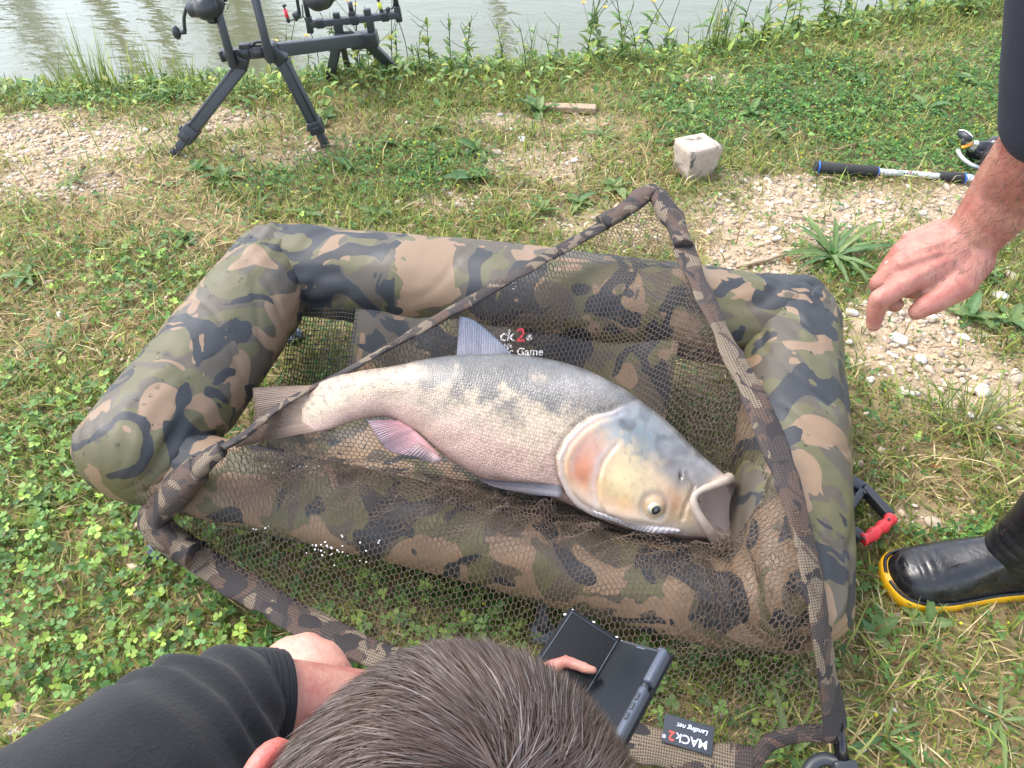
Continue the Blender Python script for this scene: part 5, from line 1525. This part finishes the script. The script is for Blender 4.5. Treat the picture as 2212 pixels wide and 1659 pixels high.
for k in (.555, .575, .595, .615, .635):
    a, b = seg(k, k + .012); off = n_cam * .0101 - np.cross(n_cam, ax_) * .004
    part('print_mark', obox(a + off, b + off, .004, .0012, n_cam), M['black'], rod)
a, b = seg(.585, .61); off = n_cam * .0103 + np.cross(n_cam, ax_) * .001
part('print_mark', obox(a + off, b + off, .003, .0012, n_cam), M['red'], rod)
def zr(x, y): return ((3000 + x / 2.6333) / 1.736, (420 + y / 2.6333) / 1.736)
rc = P(*zr(1800, 400), .045)
reel = part('reel', join(ell(rc, (.05, .03, .038), np.array([ax_, np.cross([0, 0, 1], ax_), [0, 0, 1]]), 4), tube([rc + [.03, 0, -.01], seg(1.15, 1.2)[0]], [.012, .008], 10), ell(rc + [.05, .02, .01], (.04, .034, .034), sub=3)), M['gloss_black'], rod)
part('rotor', lathe([(0, .034), (.012, .037), (.03, .036), (.034, .028), (.05, .028), (.054, .034), (.06, .03)], rc + [.04, .015, 0], (1, .2, .05), 24), M['black'], reel)
part('side_plate', join(tube(spline([P(*zr(1555, 375), .06), P(*zr(1600, 450), .05), P(*zr(1690, 520), .04), P(*zr(1760, 545), .03)], 20), .006, 8)), M['silver'], reel)
part('handle_boss', lathe([(0, .012), (.012, .011), (.03, .009), (.034, .006)], P(*zr(1700, 380), .06), (-.05, -.1, 1), 16), M['chrome'], reel)
part('crank', join(obox(P(*zr(1600, 350), .075), P(*zr(1760, 290), .085), .011, .006, bev=.002)), M['orange'], reel)
part('handle_knob', join(tube(spline([P(*zr(1580, 200), .10), P(*zr(1640, 245), .102), P(*zr(1700, 265), .10)], 10), [.010, .0125, .013, .0135, .013, .013, .0125, .012, .011, .009], 14), tube([P(*zr(1625, 255), .10), P(*zr(1605, 350), .07)], [.008, .0065], 10)), M['black'], reel)
part('knob_inlay', tube(spline([P(*zr(1570, 180), .112), P(*zr(1640, 190), .116), P(*zr(1690, 230), .114), P(*zr(1705, 250), .11)], 14), .0022, 6), M['chrome'], reel)

# ------------------------------------------------------------------ block, plank, sticks
bm = bmesh.new()
bw = .054
R_ = rotm(np.array([.42]))[0]
cb_ = P(1503, 392, 0); cb_ = cb_ + np.array([0, .05, 0]); cb_[2] = float(gz(cb_[0], cb_[1])) - .004
for zz_, s in ((0, .92), (.105, 1.0), (.112, .98)):
    pass
bmesh.ops.create_cube(bm, size=2.0)
bmesh.ops.subdivide_edges(bm, edges=bm.edges[:], cuts=7, use_grid_fill=True)
bm.verts.index_update()
V = np.array([v.co[:] for v in bm.verts]); F = np.array([[v.index for v in f.verts] for f in bm.faces]); bm.free()
mx = np.abs(V).max(1, keepdims=True)
e_ = np.sort(np.abs(V), axis=1)[:, 1]
V = V * (1 - .022 * (e_[:, None] > .98))
V = V * np.array([bw, bw * .92, .056])
V[:, :2] *= (1 - .10 * (V[:, 2:] / .056 < 0) * -V[:, 2:] / .056)
V += .0022 * np.stack([vnoise(V * 60, s) for s in (1, 2, 3)], -1) + .004 * np.stack([vnoise(V * 22, s) for s in (4, 5, 6)], -1)
V = V @ R_.T + cb_ + [0, 0, .056]
blk = solo('concrete_block', (V, [F]), M['concrete'], colr=None)
tag(blk, 'weathered square concrete block with dark stains standing on the gravel', 'block')
pa_, pb_ = P(1178, 231, .015), P(1287, 236, .012)
VF = obox(pa_, pb_, .035, .022, bev=.004); VF = (VF[0] + .002 * np.stack([vnoise(VF[0] * 50, s) for s in (4, 5, 6)], -1), VF[1])
tag(solo('wood_offcut', VF, M['wood']), 'short weathered wood offcut lying flat among the weeds', 'wood')
STK = [([(1590, 574), (1630, 568), (1690, 556), (1730, 548)], .006, 'knobbly brown stick lying behind the cradle on the gravel'), ([(280, 385), (320, 392), (370, 400)], .004, 'thin curved brown twig on bare soil below the rod pod'),
       ([(915, 252), (965, 262), (1020, 280)], .004, 'dark twig half hidden in the weeds at the bank'), ([(1810, 318), (1850, 312), (1885, 306)], .0045, 'pale stick beyond the silver rod butt'),
       ([(1770, 378), (1815, 388), (1850, 403)], .003, 'thin straw-coloured twig under the foam rod grip'), ([(1330, 800), (1350, 808)], .002, ''), ([(1695, 462), (1750, 470), (1800, 480)], .0035, 'slim bleached twig on the gravel below the concrete block'),
       ([(240, 372), (330, 395), (400, 388)], .003, 'long thin straw stalk on the bare soil')]
for pth, r_, lab in STK:
    if not lab: continue
    q = spline([P(u, v, r_ + .006) for u, v in pth], 16)
    q[:, 2] += gz(q[:, 0], q[:, 1]); q += .003 * np.stack([vnoise(q * 30, s) for s in (7, 8, 9)], -1)
    tag(solo('stick', tube(q, r_ * (1 + .2 * vnoise(q * 60, 3)), 8), M['wood']), lab, 'stick')
# ------------------------------------------------------------------ ground cover
def scatter(n, margin=250):
    # points spread evenly over the stretch of bank in view and a little beyond
    x = rng.uniform(-2.9, 2.9, n); y = rng.uniform(.02, 4.4, n)
    u, v, k = to_px(np.stack([x, y, np.zeros(n)], -1))
    ok = (u > -margin) & (u < 2212 + margin) & (v > -120) & (v < 1659 + 420) & (y < shore(x) + .02)
    return x[ok], y[ok], u[ok], v[ok], k[ok]
def under(x, y, r=.05):      # kept clear: boots, shoes and block
    c = ((x - bt[0] - .15) ** 2 / .17 ** 2 + (y - bt[1]) ** 2 / .055 ** 2 < 1) | ((x - cb_[0]) ** 2 + (y - cb_[1]) ** 2 < .06 ** 2)
    for k_ in (kneeL, kneeR): c |= (np.abs(x - k_[0]) < .05) & (np.abs(y - k_[1] + .08) < .14)
    return c
shade_in = lambda x, y: np.zeros_like(x)

def blades(x, y, L, w, lean, colr, curve=.6):
    n = len(x); th = rng.uniform(0, 2 * math.pi, n)
    z = gz(x, y) - .002
    h = np.stack([np.cos(th), np.sin(th), 0 * th], -1); s = np.stack([-np.sin(th), np.cos(th), 0 * th], -1)
    b = np.stack([x, y, z], -1); up = np.array([0, 0, 1.0])
    l1 = lean; l2 = np.minimum(lean + curve * rng.uniform(.3, 1.3, n), 1.62)
    m = b + (L * .5)[:, None] * (up * np.cos(l1)[:, None] + h * np.sin(l1)[:, None])
    t = m + (L * .5)[:, None] * (up * np.cos(l2)[:, None] + h * np.sin(l2)[:, None])
    tw = rng.normal(0, .35, n)[:, None]; s2 = nrm(s + tw * up)
    W_ = (w / 2)[:, None]
    V = np.stack([b - s * W_ * .8, b + s * W_ * .8, m - s2 * W_, m + s2 * W_, t], 1).reshape(-1, 3)
    i = np.arange(n) * 5
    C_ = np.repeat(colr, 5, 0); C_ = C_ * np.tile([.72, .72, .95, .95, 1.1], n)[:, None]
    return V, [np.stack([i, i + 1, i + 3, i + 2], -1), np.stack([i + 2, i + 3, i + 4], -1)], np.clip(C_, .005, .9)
GREENS = lin(np.array([[138, 152, 64], [116, 138, 58], [156, 166, 80], [100, 124, 62], [170, 174, 88]]))
STRAWC = lin(np.array([[196, 172, 120], [170, 142, 98], [208, 190, 146], [150, 118, 80]]))
def pick(pal, n, var=.22):
    return pal[rng.integers(0, len(pal), n)] * rng.lognormal(0, var, (n, 1)) * .86

x, y, u, v, k = scatter(600000)
g, md, cl, sw = masks(x, y)
lush = .5 + .5 * n2(x, y, 3.2, 21) + .35 * n2(x, y, 11, 22)
dens = np.clip(.25 + .75 * lush, .05, 1.2) * (1 - .93 * g) * (1 - .35 * sw) * (1 - .55 * md) * (.75 + .5 * cl)
keep = (rng.random(len(x)) < dens * 1.15) & ~under(x, y)
x, y, u, v, sw = x[keep], y[keep], u[keep], v[keep], sw[keep]
n = len(x)
L = rng.gamma(5, .0074, n) * (.8 + .35 * sstep(900, 300, v))
L = np.clip(L, .015, .11)
c = pick(GREENS, n)
dry = rng.random(n) < .10 + .38 * sw
c[dry] = pick(STRAWC, dry.sum())
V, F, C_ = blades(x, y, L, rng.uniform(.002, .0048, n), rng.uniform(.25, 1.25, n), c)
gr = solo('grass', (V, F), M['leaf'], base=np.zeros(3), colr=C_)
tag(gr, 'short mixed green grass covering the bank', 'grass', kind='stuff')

x, y, u, v, k = scatter(110000)
g, md, cl, sw = masks(x, y)
keep = (rng.random(len(x)) < (.24 + .85 * sw + .25 * g * n2(x, y, 5, 7)) * (1 - .55 * g) * (1 - .5 * md)) & ~under(x, y)
x, y = x[keep], y[keep]; n = len(x)
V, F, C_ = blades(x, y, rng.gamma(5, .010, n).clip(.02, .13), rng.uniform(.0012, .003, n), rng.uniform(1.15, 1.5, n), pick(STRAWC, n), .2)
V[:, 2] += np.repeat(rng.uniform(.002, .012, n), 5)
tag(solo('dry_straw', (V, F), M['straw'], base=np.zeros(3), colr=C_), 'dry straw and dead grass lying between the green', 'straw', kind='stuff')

# clover: heart-shaped leaflets in threes
HL = np.array([[0, .45, .05], [0, 0, 0], [.30, .25, .06], [.46, .58, .10], [.40, .88, .11], [.18, 1.0, .07], [0, .90, .02], [-.18, 1.0, .07], [-.40, .88, .11], [-.46, .58, .10], [-.30, .25, .06]])
HF = np.array([[0, i, i + 1] for i in range(1, 10)] + [[0, 10, 1]])
def trefoil(x, y, size, height, colr, tilt=.35):
    n = len(x); z = gz(x, y) + height
    yaw = rng.uniform(0, 2 * math.pi, n); lx, ly = rng.normal(0, tilt, n), rng.normal(0, tilt, n)
    P_, R_, S_, C_ = [], [], [], []
    for k in range(3):
        a = yaw + k * 2.094 + rng.normal(0, .15, n)
        R_.append(rotm(lx * 0, lx, ly) @ rotm(a, rng.normal(.12, .22, n), rng.normal(0, .2, n)))
        P_.append(np.stack([x, y, z], -1)); S_.append(size * rng.uniform(.85, 1.1, n)); C_.append(colr * rng.uniform(.86, 1.14, (n, 1)))
    return inst(HL, HF, np.concatenate(P_), np.concatenate(R_), np.concatenate(S_), np.clip(np.concatenate(C_), .01, .8))
x, y, u, v, k = scatter(95000)
g, md, cl, sw = masks(x, y)
keep = (rng.random(len(x)) < np.clip(cl * (.75 + .7 * n2(x, y, 5, 33)), 0.02, .9) * (1 - g)) & ~under(x, y)
x, y = x[keep], y[keep]; n = len(x)
CLV = lin(np.array([[104, 142, 72], [120, 154, 80], [92, 130, 70], [136, 168, 82], [158, 184, 84]]))
V, F, C_ = trefoil(x, y, rng.uniform(.005, .0145, n), rng.uniform(.012, .038, n), pick(CLV, n, .28))
tag(solo('clover', (V, F), M['leaf'], base=np.zeros(3), colr=C_), 'broad-leaved clover mat on the near bank', 'clover', kind='stuff')
# stems of the clover
V, F, C_ = blades(x, y, rng.uniform(.018, .04, n), np.full(n, .0013), rng.uniform(0, .4, n), pick(CLV, n), .2)
tag(solo('clover_stems', (V, F), M['leaf'], base=np.zeros(3), colr=C_), 'thin stalks under the clover leaves', 'stems', kind='stuff')

# medick: tiny dark leaflets with yellow heads
x, y, u, v, k = scatter(260000)
g, md, cl, sw = masks(x, y)
keep = (rng.random(len(x)) < np.clip(md * (.75 + .4 * n2(x, y, 6, 35)) + .05, 0.0, .9) * (1 - .8 * g)) & ~under(x, y)
x, y = x[keep], y[keep]; n = len(x)
MED = lin(np.array([[84, 128, 60], [100, 144, 66], [72, 116, 58], [120, 158, 74]]))
SL = np.array([[0, 0, 0], [.42, .6, .08], [0, 1, .02], [-.42, .6, .08]]); SF = np.array([[0, 1, 2, 3]])
yaw = rng.uniform(0, 6.28, n); Pm, Rm, Sm, Cm = [], [], [], []
cc = pick(MED, n, .2); hz_ = rng.uniform(.004, .03, n)
for q in range(3):
    Pm.append(np.stack([x, y, gz(x, y) + hz_], -1)); Rm.append(rotm(yaw + q * 2.094, rng.normal(.15, .35, n), rng.normal(0, .3, n))); Sm.append(rng.uniform(.0075, .0135, n)); Cm.append(cc * rng.uniform(.85, 1.15, (n, 1)))
V, F, C_ = inst(SL, SF, np.concatenate(Pm), np.concatenate(Rm), np.concatenate(Sm), np.clip(np.concatenate(Cm), .01, .8))
tag(solo('medick', (V, F), M['leaf'], base=np.zeros(3), colr=C_), 'fine dark green medick carpet', 'ground cover', kind='stuff')
x, y, u, v, k = scatter(40000)
g, md, cl, sw = masks(x, y)
keep = rng.random(len(x)) < np.clip(md * .16 + .010, 0, 1) * (1 - .7 * g)
x, y = x[keep], y[keep]; n = len(x)
iv, if_ = ico(1)
V, F, C_ = inst(iv, if_, np.stack([x, y, gz(x, y) + rng.uniform(.02, .042, n)], -1), rotm(rng.uniform(0, 6, n)), rng.uniform(.0022, .0042, n), lin(np.array([[214, 214, 70]])) * rng.uniform(.7, 1.05, (n, 1)))
tag(solo('medick_flowers', (V, F), M['leaf'], base=np.zeros(3), colr=C_), 'tiny yellow medick flower heads', 'flowers', kind='stuff')

# gravel
x, y, u, v, k = scatter(210000)
g, md, cl, sw = masks(x, y)
keep = (rng.random(len(x)) < np.clip(.80 * g ** 1.3 + .035, 0, 1)) & ~under(x, y)
x, y = x[keep], y[keep]; n = len(x)
STN = lin(np.array([[206, 190, 168], [190, 170, 146], [218, 206, 190], [176, 152, 126], [166, 150, 134], [200, 176, 148]]))
sz = rng.gamma(3.0, .0016, n).clip(.002, .014)
iv, if_ = ico(1)
Vs_, Fs_, Cs_, off = [], [], [], 0
for q in range(5):
    s = np.arange(n) % 5 == q; ns = s.sum()
    tv = iv * (1 + .28 * np.random.default_rng(q).normal(size=(len(iv), 1)).clip(-1, 1)) * np.array([1, .78, .5])
    V, F, C_ = inst(tv, if_, np.stack([x[s], y[s], gz(x[s], y[s]) + sz[s] * .22], -1), rotm(rng.uniform(0, 6.28, ns), rng.normal(0, .25, ns), rng.normal(0, .25, ns)), np.stack([sz[s] * rng.uniform(.8, 1.4, ns), sz[s], sz[s] * rng.uniform(.7, 1.3, ns)], -1), pick(STN, ns, .14) * 1.0)
    Vs_.append(V); Fs_.append(F + off); Cs_.append(C_); off += len(V)
tag(solo('gravel', (np.vstack(Vs_), [np.vstack(Fs_)]), M['stone'], base=np.zeros(3), colr=np.clip(np.vstack(Cs_), .02, .85)), 'pale river gravel strewn over the bank', 'gravel', kind='stuff')

# larger pebbles one can point at
BIG = [(1130, 303, .022, 1), (1240, 352, .016, 1), (1120, 315, .012, 0), (315, 285, .020, 1), (240, 292, .014, 0), (265, 512 - 230, .012, 0), (1840, 674, .024, 1), (1940, 735, .028, 1), (1990, 775, .024, 1), (2010, 800, .020, 0), (2120, 850, .032, 1), (2045, 880, .022, 0), (2190, 825, .028, 0), (2160, 640, .026, 1),
       (2180, 600, .026, 0), (1905, 790, .018, 0), (1975, 850, .016, 1), (2080, 800, .018, 0), (1740, 500, .013, 1), (1830, 470, .014, 0), (1900, 480, .013, 1), (2060, 470, .016, 0), (1600, 640 - 130, .012, 0), (1680, 520, .014, 1), (1950, 165, .02, 1), (2020, 170, .018, 0), (1540, 170, .02, 1), (1500, 172, .014, 0), (1080, 248, .016, 1), (1760, 445, .012, 0),
       (2130, 1000, .016, 0), (2020, 1130, .024, 0), (2060, 1200 - 60, .014, 1), (1960, 410, .014, 1), (1870, 660, .014, 0), (2015, 690, .016, 1), (1930, 690, .014, 0), (60, 330, .014, 1), (30, 380, .012, 0), (180, 300, .016, 1), (430, 300, .014, 0), (1010, 330, .012, 1), (1330, 500, .010, 0), (860, 440, .012, 0), (1220, 335, .012, 1), (2150, 870, .02, 0), (2080, 730, .02, 1), (2200, 940, .022, 0), (2090, 900, .016, 1), (1880, 820, .014, 1)]
iv, if_ = ico(3)
tmpl = []
for q in range(6):
    r = np.random.default_rng(50 + q)
    tv = iv * (1 + .22 * fbm(iv * 1.1 + q * 9, 2, q)[:, None]) * np.array([1, r.uniform(.6, .85), r.uniform(.38, .55)])
    tmpl.append(tv)
for i, (u0, v0, s, wt) in enumerate(BIG):
    s = s * .78
    p = P(u0, v0, 0); p[2] = float(gz(p[0], p[1])) + s * .15
    me = mk_mesh('pebble', tmpl[i % 6] * s, [if_], colr=np.tile((lin((226, 220, 212)) if wt else lin((196, 178, 158))) * .8 * rng.uniform(.85, 1.1), (len(iv), 1)))
    o = link('pebble', me, M['stone'], None, tuple(p)); o.rotation_euler = (rng.normal(0, .2), rng.normal(0, .2), rng.uniform(0, 6.28))
    tag(o, 'whitish rounded pebble lying in the gravel' if wt else 'beige rounded pebble lying in the gravel', 'pebble', 'white pebbles' if wt else 'beige pebbles')

# ------------------------------------------------------------------ leafy weeds, one thing each
def leaf_mesh(nm, L, W, lobes, seed, bend=.5, fold=.12):
    n = 12; t = np.linspace(0, 1, n)
    w = W * np.sin(math.pi * np.clip(t, 0, 1) ** .75) ** .8 * (1 + lobes * np.sin(t * 26 + seed) * (t < .9)) + .0006
    w[-1] = .0004
    cx = L * np.sin(bend * t) / max(bend, .01); cz = L * (1 - np.cos(bend * t)) / max(bend, .01) * -1
    V = []
    for k in range(n):
        for s in (-1, -.5, 0, .5, 1):
            V.append((cx[k], s * w[k], cz[k] + abs(s) * w[k] * fold * 3 + .0015 * math.sin(k * 2.1 + s * 3 + seed)))
    return np.array(V), [grid_faces(n, 5)], t
PALE = lin(np.array([[134, 160, 96], [120, 150, 84], [150, 172, 104], [106, 142, 86]]))
LEAVES = {}
def leaf_data(kind, q):
    if (kind, q) not in LEAVES:
        L, W, lob, bend = {'broad': (.07, .013, .10, .7), 'strap': (.09, .0036, .04, .9), 'lobed': (.075, .011, .35, .8), 'tiny': (.03, .008, .05, .6)}[kind]
        V, F, t = leaf_mesh('leaf', L, W, lob, q * 1.7, bend)
        c = PALE[q % 4] * .72 * (1 + .12 * np.sin(q * 3.1))
        C_ = np.repeat(c[None] * (1 - .15 * t[:, None]), 5, 0); C_[2::5] *= 1.25
        me = mk_mesh('leaf', V, F, colr=C_); me.materials.append(M['leaf'])
        LEAVES[(kind, q)] = me
    return LEAVES[(kind, q)]
def rosette(u0, v0, kind, n, sc, label, group=None, lift=.5, z=None):
    p = P(u0, v0, .0); p[2] = float(gz(p[0], p[1])) if z is None else z
    t = thing('rosette_weed', p, label, 'weed', group)
    for k in range(n):
        o = bpy.data.objects.new('leaf', leaf_data(kind, int(rng.integers(0, 4)))); col.objects.link(o); o.parent = t
        o.location = (0, 0, .004 + .002 * k % .01)
        o.rotation_euler = (rng.normal(0, .25), -abs(rng.normal(lift, .25)), k * 2.4 + rng.normal(0, .3))
        s = sc * rng.uniform(.7, 1.15); o.scale = (s, s, s)
ros = [(480, 392, 'broad', 9, 1.2), (430, 372, 'broad', 6, 1.0), (1030, 335, 'broad', 8, 1.0), (1165, 245, 'broad', 12, 1.3), (1015, 395, 'broad', 9, 1.2), (760, 372, 'lobed', 7, 1.0), (860, 320, 'lobed', 6, 1.0), (1250, 440, 'broad', 9, 1.0), (1330, 410, 'broad', 8, 1.1), (1170, 460, 'lobed', 7, 1.0),
       (1620, 250, 'broad', 6, 1.1), (1680, 290, 'lobed', 8, 1.0), (1490, 255, 'broad', 6, 1.0), (1850, 175, 'broad', 5, 1.3), (170, 400, 'strap', 12, 1.0), (330, 560, 'strap', 9, 1.0), (400, 520, 'broad', 6, .9), (820, 470, 'broad', 7, .9), (660, 470, 'lobed', 7, .9), (1480, 300, 'strap', 10, 1.0), (1300, 300, 'strap', 14, 1.0),
       (2090, 690, 'broad', 8, 1.1), (2180, 700, 'lobed', 8, 1.0), (1910, 640, 'broad', 5, .8), (2120, 600, 'lobed', 6, .9), (930, 290, 'lobed', 7, 1.0), (700, 260, 'broad', 6, 1.0), (120, 760, 'strap', 8, .9), (60, 600, 'lobed', 7, .9), (2000, 1350, 'broad', 5, .7), (1880, 1380, 'broad', 4, .8), (2150, 1560, 'strap', 9, 1.0), (1700, 1640, 'strap', 8, 1.3), (1900, 1600, 'strap', 7, 1.0), (90, 1100, 'broad', 6, .7), (560, 450, 'strap', 9, .9), (1100, 480, 'strap', 10, .8), (2000, 240, 'broad', 6, 1.2), (2100, 180, 'broad', 6, 1.0)]
KL = {'broad': ('soft broad-leaved weed rosette in the short grass', 'broad-leaved rosettes'), 'lobed': ('toothed-leaved weed rosette in the short grass', 'toothed rosettes'), 'strap': ('narrow-leaved weed tuft in the short grass', 'narrow-leaved tufts')}
for u0, v0, kd, n, s in ros: rosette(u0, v0, kd, n, s, *KL[kd])
rosette(1795, 565, 'strap', 30, 1.75, 'big spiky light green rosette on the gravel behind the cradle corner', None, .55)

def tuft(u0, v0, n, L, label, group, spread=.05, z=None, colr=GREENS, name='reed_clump', cat='reeds', lean=(.02, .28)):
    p = P(u0, v0, -.05); d_ = float(shore(p[0])) - p[1]
    p[2] = float(gz(p[0], p[1])) - .01
    t = thing(name, p, label, cat, group)
    x, y = p[0] + rng.normal(0, spread, n), p[1] + rng.normal(0, spread * .6, n)
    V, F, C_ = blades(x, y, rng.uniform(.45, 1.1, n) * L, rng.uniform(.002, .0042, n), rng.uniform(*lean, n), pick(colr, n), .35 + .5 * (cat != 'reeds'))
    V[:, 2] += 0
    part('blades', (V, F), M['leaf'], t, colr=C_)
    return t
for u0, v0, L in ((215, 210, .34), (255, 205, .26), (345, 207, .26), (165, 205, .22), (410, 205, .16), (20, 190, .14)):
    tuft(u0, v0, 60, L, 'clump of thin upright reeds standing at the water edge', 'reed clumps at the water edge', .045)
tuft(1540, 130, 45, .30, 'tall stiff light green clump at the bank among yellow flowers', None, .025)
tuft(1150, 150, 22, .24, 'sparse grass clump with one tall stalk at the water edge', None, .03)

for u0, v0, nn, L, sp, lab in ((2050, 960, 70, .20, .03, 'long-bladed grass tuft on the worn ground above the rubber boot'), (1965, 935, 26, .14, .025, 'loose green grass tuft beside the pale gravel strip by the cradle'), (2140, 930, 40, .17, .04, 'long-bladed grass tuft at the end of the pale gravel strip'), (2120, 1120, 30, .13, .04, 'half-dry grass tuft just behind the rubber boot'),
                               (1930, 1500, 50, .12, .06, 'coarse grass tuft on dry straw below the rubber boot'), (1720, 1650, 40, .16, .04, 'bright grass tuft beside the end of the net arm'), (2130, 300, 30, .14, .03, 'long grass tuft standing out of the dark green medick'), (1620, 330, 26, .12, .03, 'fine grass tuft behind the concrete block'), (880, 395, 40, .10, .05, 'fine grass tuft between rod pod and cradle'), (240, 590, 60, .10, .08, 'thick low grass tuft out to the side of the cradle')):
    tuft(u0, v0, nn, L, lab, None, sp, None, np.vstack([GREENS, GREENS, STRAWC[:1]]), 'grass_tuft', 'grass', (.35, 1.15))

# bank plants: stems with leaves, some with yellow flowers
PET = np.array([[0, 0, 0], [.35, .5, .1], [.25, 1, .2], [-.25, 1, .2], [-.35, .5, .1]])
def bank_plant(u0, v0, h, nl, flower, i):
    p = P(u0, v0, -.06); p[1] = min(p[1], float(shore(p[0])) + .03); p[2] = float(gz(p[0], p[1])) - .005
    t = thing('flowering_weed' if flower else 'leafy_weed', p, 'tall yellow-flowered weed stem growing at the water edge' if flower else 'leafy green weed growing along the water edge', 'weed', 'yellow flowers along the bank' if flower else 'leafy weeds along the bank')
    ln = rng.normal(0, .16, 2)
    q = np.linspace(0, 1, 9)
    pts = np.stack([p[0] + ln[0] * h * q ** 1.5, p[1] + ln[1] * h * q ** 1.5, p[2] + h * q], -1)
    stems = [tube(pts, np.linspace(.0024, .0011, 9), 5)]
    tips = [pts[-1]]
    for k in range(rng.integers(2, 5) if flower else 2):
        j = rng.integers(4, 8); b = pts[j]; e = b + np.array([rng.normal(0, .05), rng.normal(0, .04), rng.uniform(.04, .1)]) * (h / .3)
        stems.append(tube(np.array([b, (b + e) / 2 + [0, 0, -.004], e]), [.0013, .0011, .0009], 4)); tips.append(e)
    V, F = join(*stems)
    part('stem', (V, F), M['leaf'], t, colr=np.tile(lin((112, 134, 84)) * .7, (len(V), 1)))
    n = nl
    f = rng.uniform(.02, .9 if not flower else .5, n)
    pos = np.stack([np.interp(f, q, pts[:, d]) for d in range(3)], -1)
    TVv, TFf, tt = leaf_mesh('l', 1.0, .17, .12, i, .7)
    R_ = rotm(rng.uniform(0, 6.28, n)) @ rotm(np.zeros(n), 0, rng.normal(-.45, .35, n))
    V, F, C_ = inst(TVv, TFf[0], pos, R_, rng.uniform(.03, .065, n) * (1.15 - f * .6) * (h / .22) ** .4, pick(np.vstack([GREENS, PALE]), n, .2))
    part('leaves', (V, F), M['leaf'], t, colr=np.clip(C_, .01, .8))
    if flower:
        for e in tips:
            if rng.random() < .85:
                n5 = np.arange(5)
                V, F, C_ = inst(PET, [[0, 1, 2, 3], [0, 3, 4, 0]][:1], np.tile(e, (5, 1)), rotm(n5 * 1.2566, np.full(5, .25)), np.full(5, .0115), np.tile(lin((240, 200, 40)), (5, 1)))
                V2, F2 = ell(e + [0, 0, .001], (.0032, .0032, .0022), sub=1)
                part('flower', join((V, [F]), (V2, F2)), M['leaf'], t, colr=np.vstack([C_, np.tile(lin((214, 150, 20)), (len(V2), 1))]))
            else:
                part('seed_head', ell(e, (.0028, .0028, .0034), sub=1), M['leaf'], t, colr=np.tile(lin((128, 132, 84)) * .7, (12, 1)) if False else np.tile(lin((128, 132, 84)) * .7, (len(ico(1)[0]), 1)))
i = 0
edge_v = lambda u: np.interp(u, [0, 400, 700, 1100, 1600, 2100], [205, 205, 192, 168, 118, 45])
for u0 in np.linspace(-60, 2170, 74):
    uu = u0 + rng.normal(0, 14); i += 1
    fl = (uu > 1230 and rng.random() < .55) or (620 < uu < 900 and rng.random() < .3)
    h = rng.uniform(.12, .2) if uu < 560 else rng.uniform(.12, .24)
    if uu < 560: h *= .55
    if fl: h = rng.uniform(.24, .40)
    bank_plant(uu, edge_v(uu) + rng.uniform(-6, 22), h, int(rng.integers(9, 20)), fl, i)
for u0, v0, h in ((770, 185, .26), (800, 175, .30), (720, 175, .2), (860, 165, .22), (905, 165, .2), (1290, 150, .34), (1375, 135, .42), (1425, 130, .36), (1590, 110, .36), (1640, 105, .30), (1700, 95, .3), (1760, 90, .3), (1820, 70, .28)):
    i += 1; bank_plant(u0, v0, h, 26, u0 > 1200, i)
x = rng.uniform(-2.9, 2.6, 24000); d_ = rng.gamma(2.0, .10, 24000) - .06; y = shore(x) - d_
keep = (d_ < .7) & (rng.random(24000) < .85)
x, y = x[keep], y[keep]; n = len(x)
TVv, TFf, tt = leaf_mesh('l', 1.0, .2, .12, 2, .7)
TVv = TVv.reshape(12, 5, 3)[::3][:, ::2].reshape(-1, 3); TFf = grid_faces(4, 3)
V, F, C_ = inst(TVv, TFf, np.stack([x, y, gz(x, y) + rng.uniform(.0, .07, n)], -1), rotm(rng.uniform(0, 6.28, n)) @ rotm(np.zeros(n), 0, rng.normal(-.5, .45, n)), rng.uniform(.018, .05, n), np.clip(pick(np.vstack([GREENS, PALE, CLV]), n, .25), .01, .8))
tag(solo('bank_undergrowth', (V, F), M['leaf'], base=np.zeros(3), colr=C_), 'low leafy undergrowth along the water edge', 'undergrowth', kind='stuff')
# fallen leaves
FL = [(1860, 292, .022), (2045, 328, .02), (2085, 200, .016), (1290, 230, .014), (1210, 535, .014), (1700, 560, .012), (2020, 1010, .02), (1660, 470, .012), (1985, 640, .012)]
for u0, v0, s in FL:
    V, F, t = leaf_mesh('fallen', s * 2, s * .5, .3, u0, .5)
    p = P(u0, v0, .012); p[2] += float(gz(p[0], p[1]))
    me = mk_mesh('dead_leaf', V, F, colr=np.tile(lin((172, 112, 74)) * .8 * rng.uniform(.8, 1.2), (len(V), 1)))
    o = link('dead_leaf', me, M['straw'], None, tuple(p)); o.rotation_euler = (rng.normal(0, .3), rng.normal(0, .3), rng.uniform(0, 6.28))
    tag(o, 'curled orange-brown dead leaf lying on the ground', 'leaf', 'dead leaves on the bank')
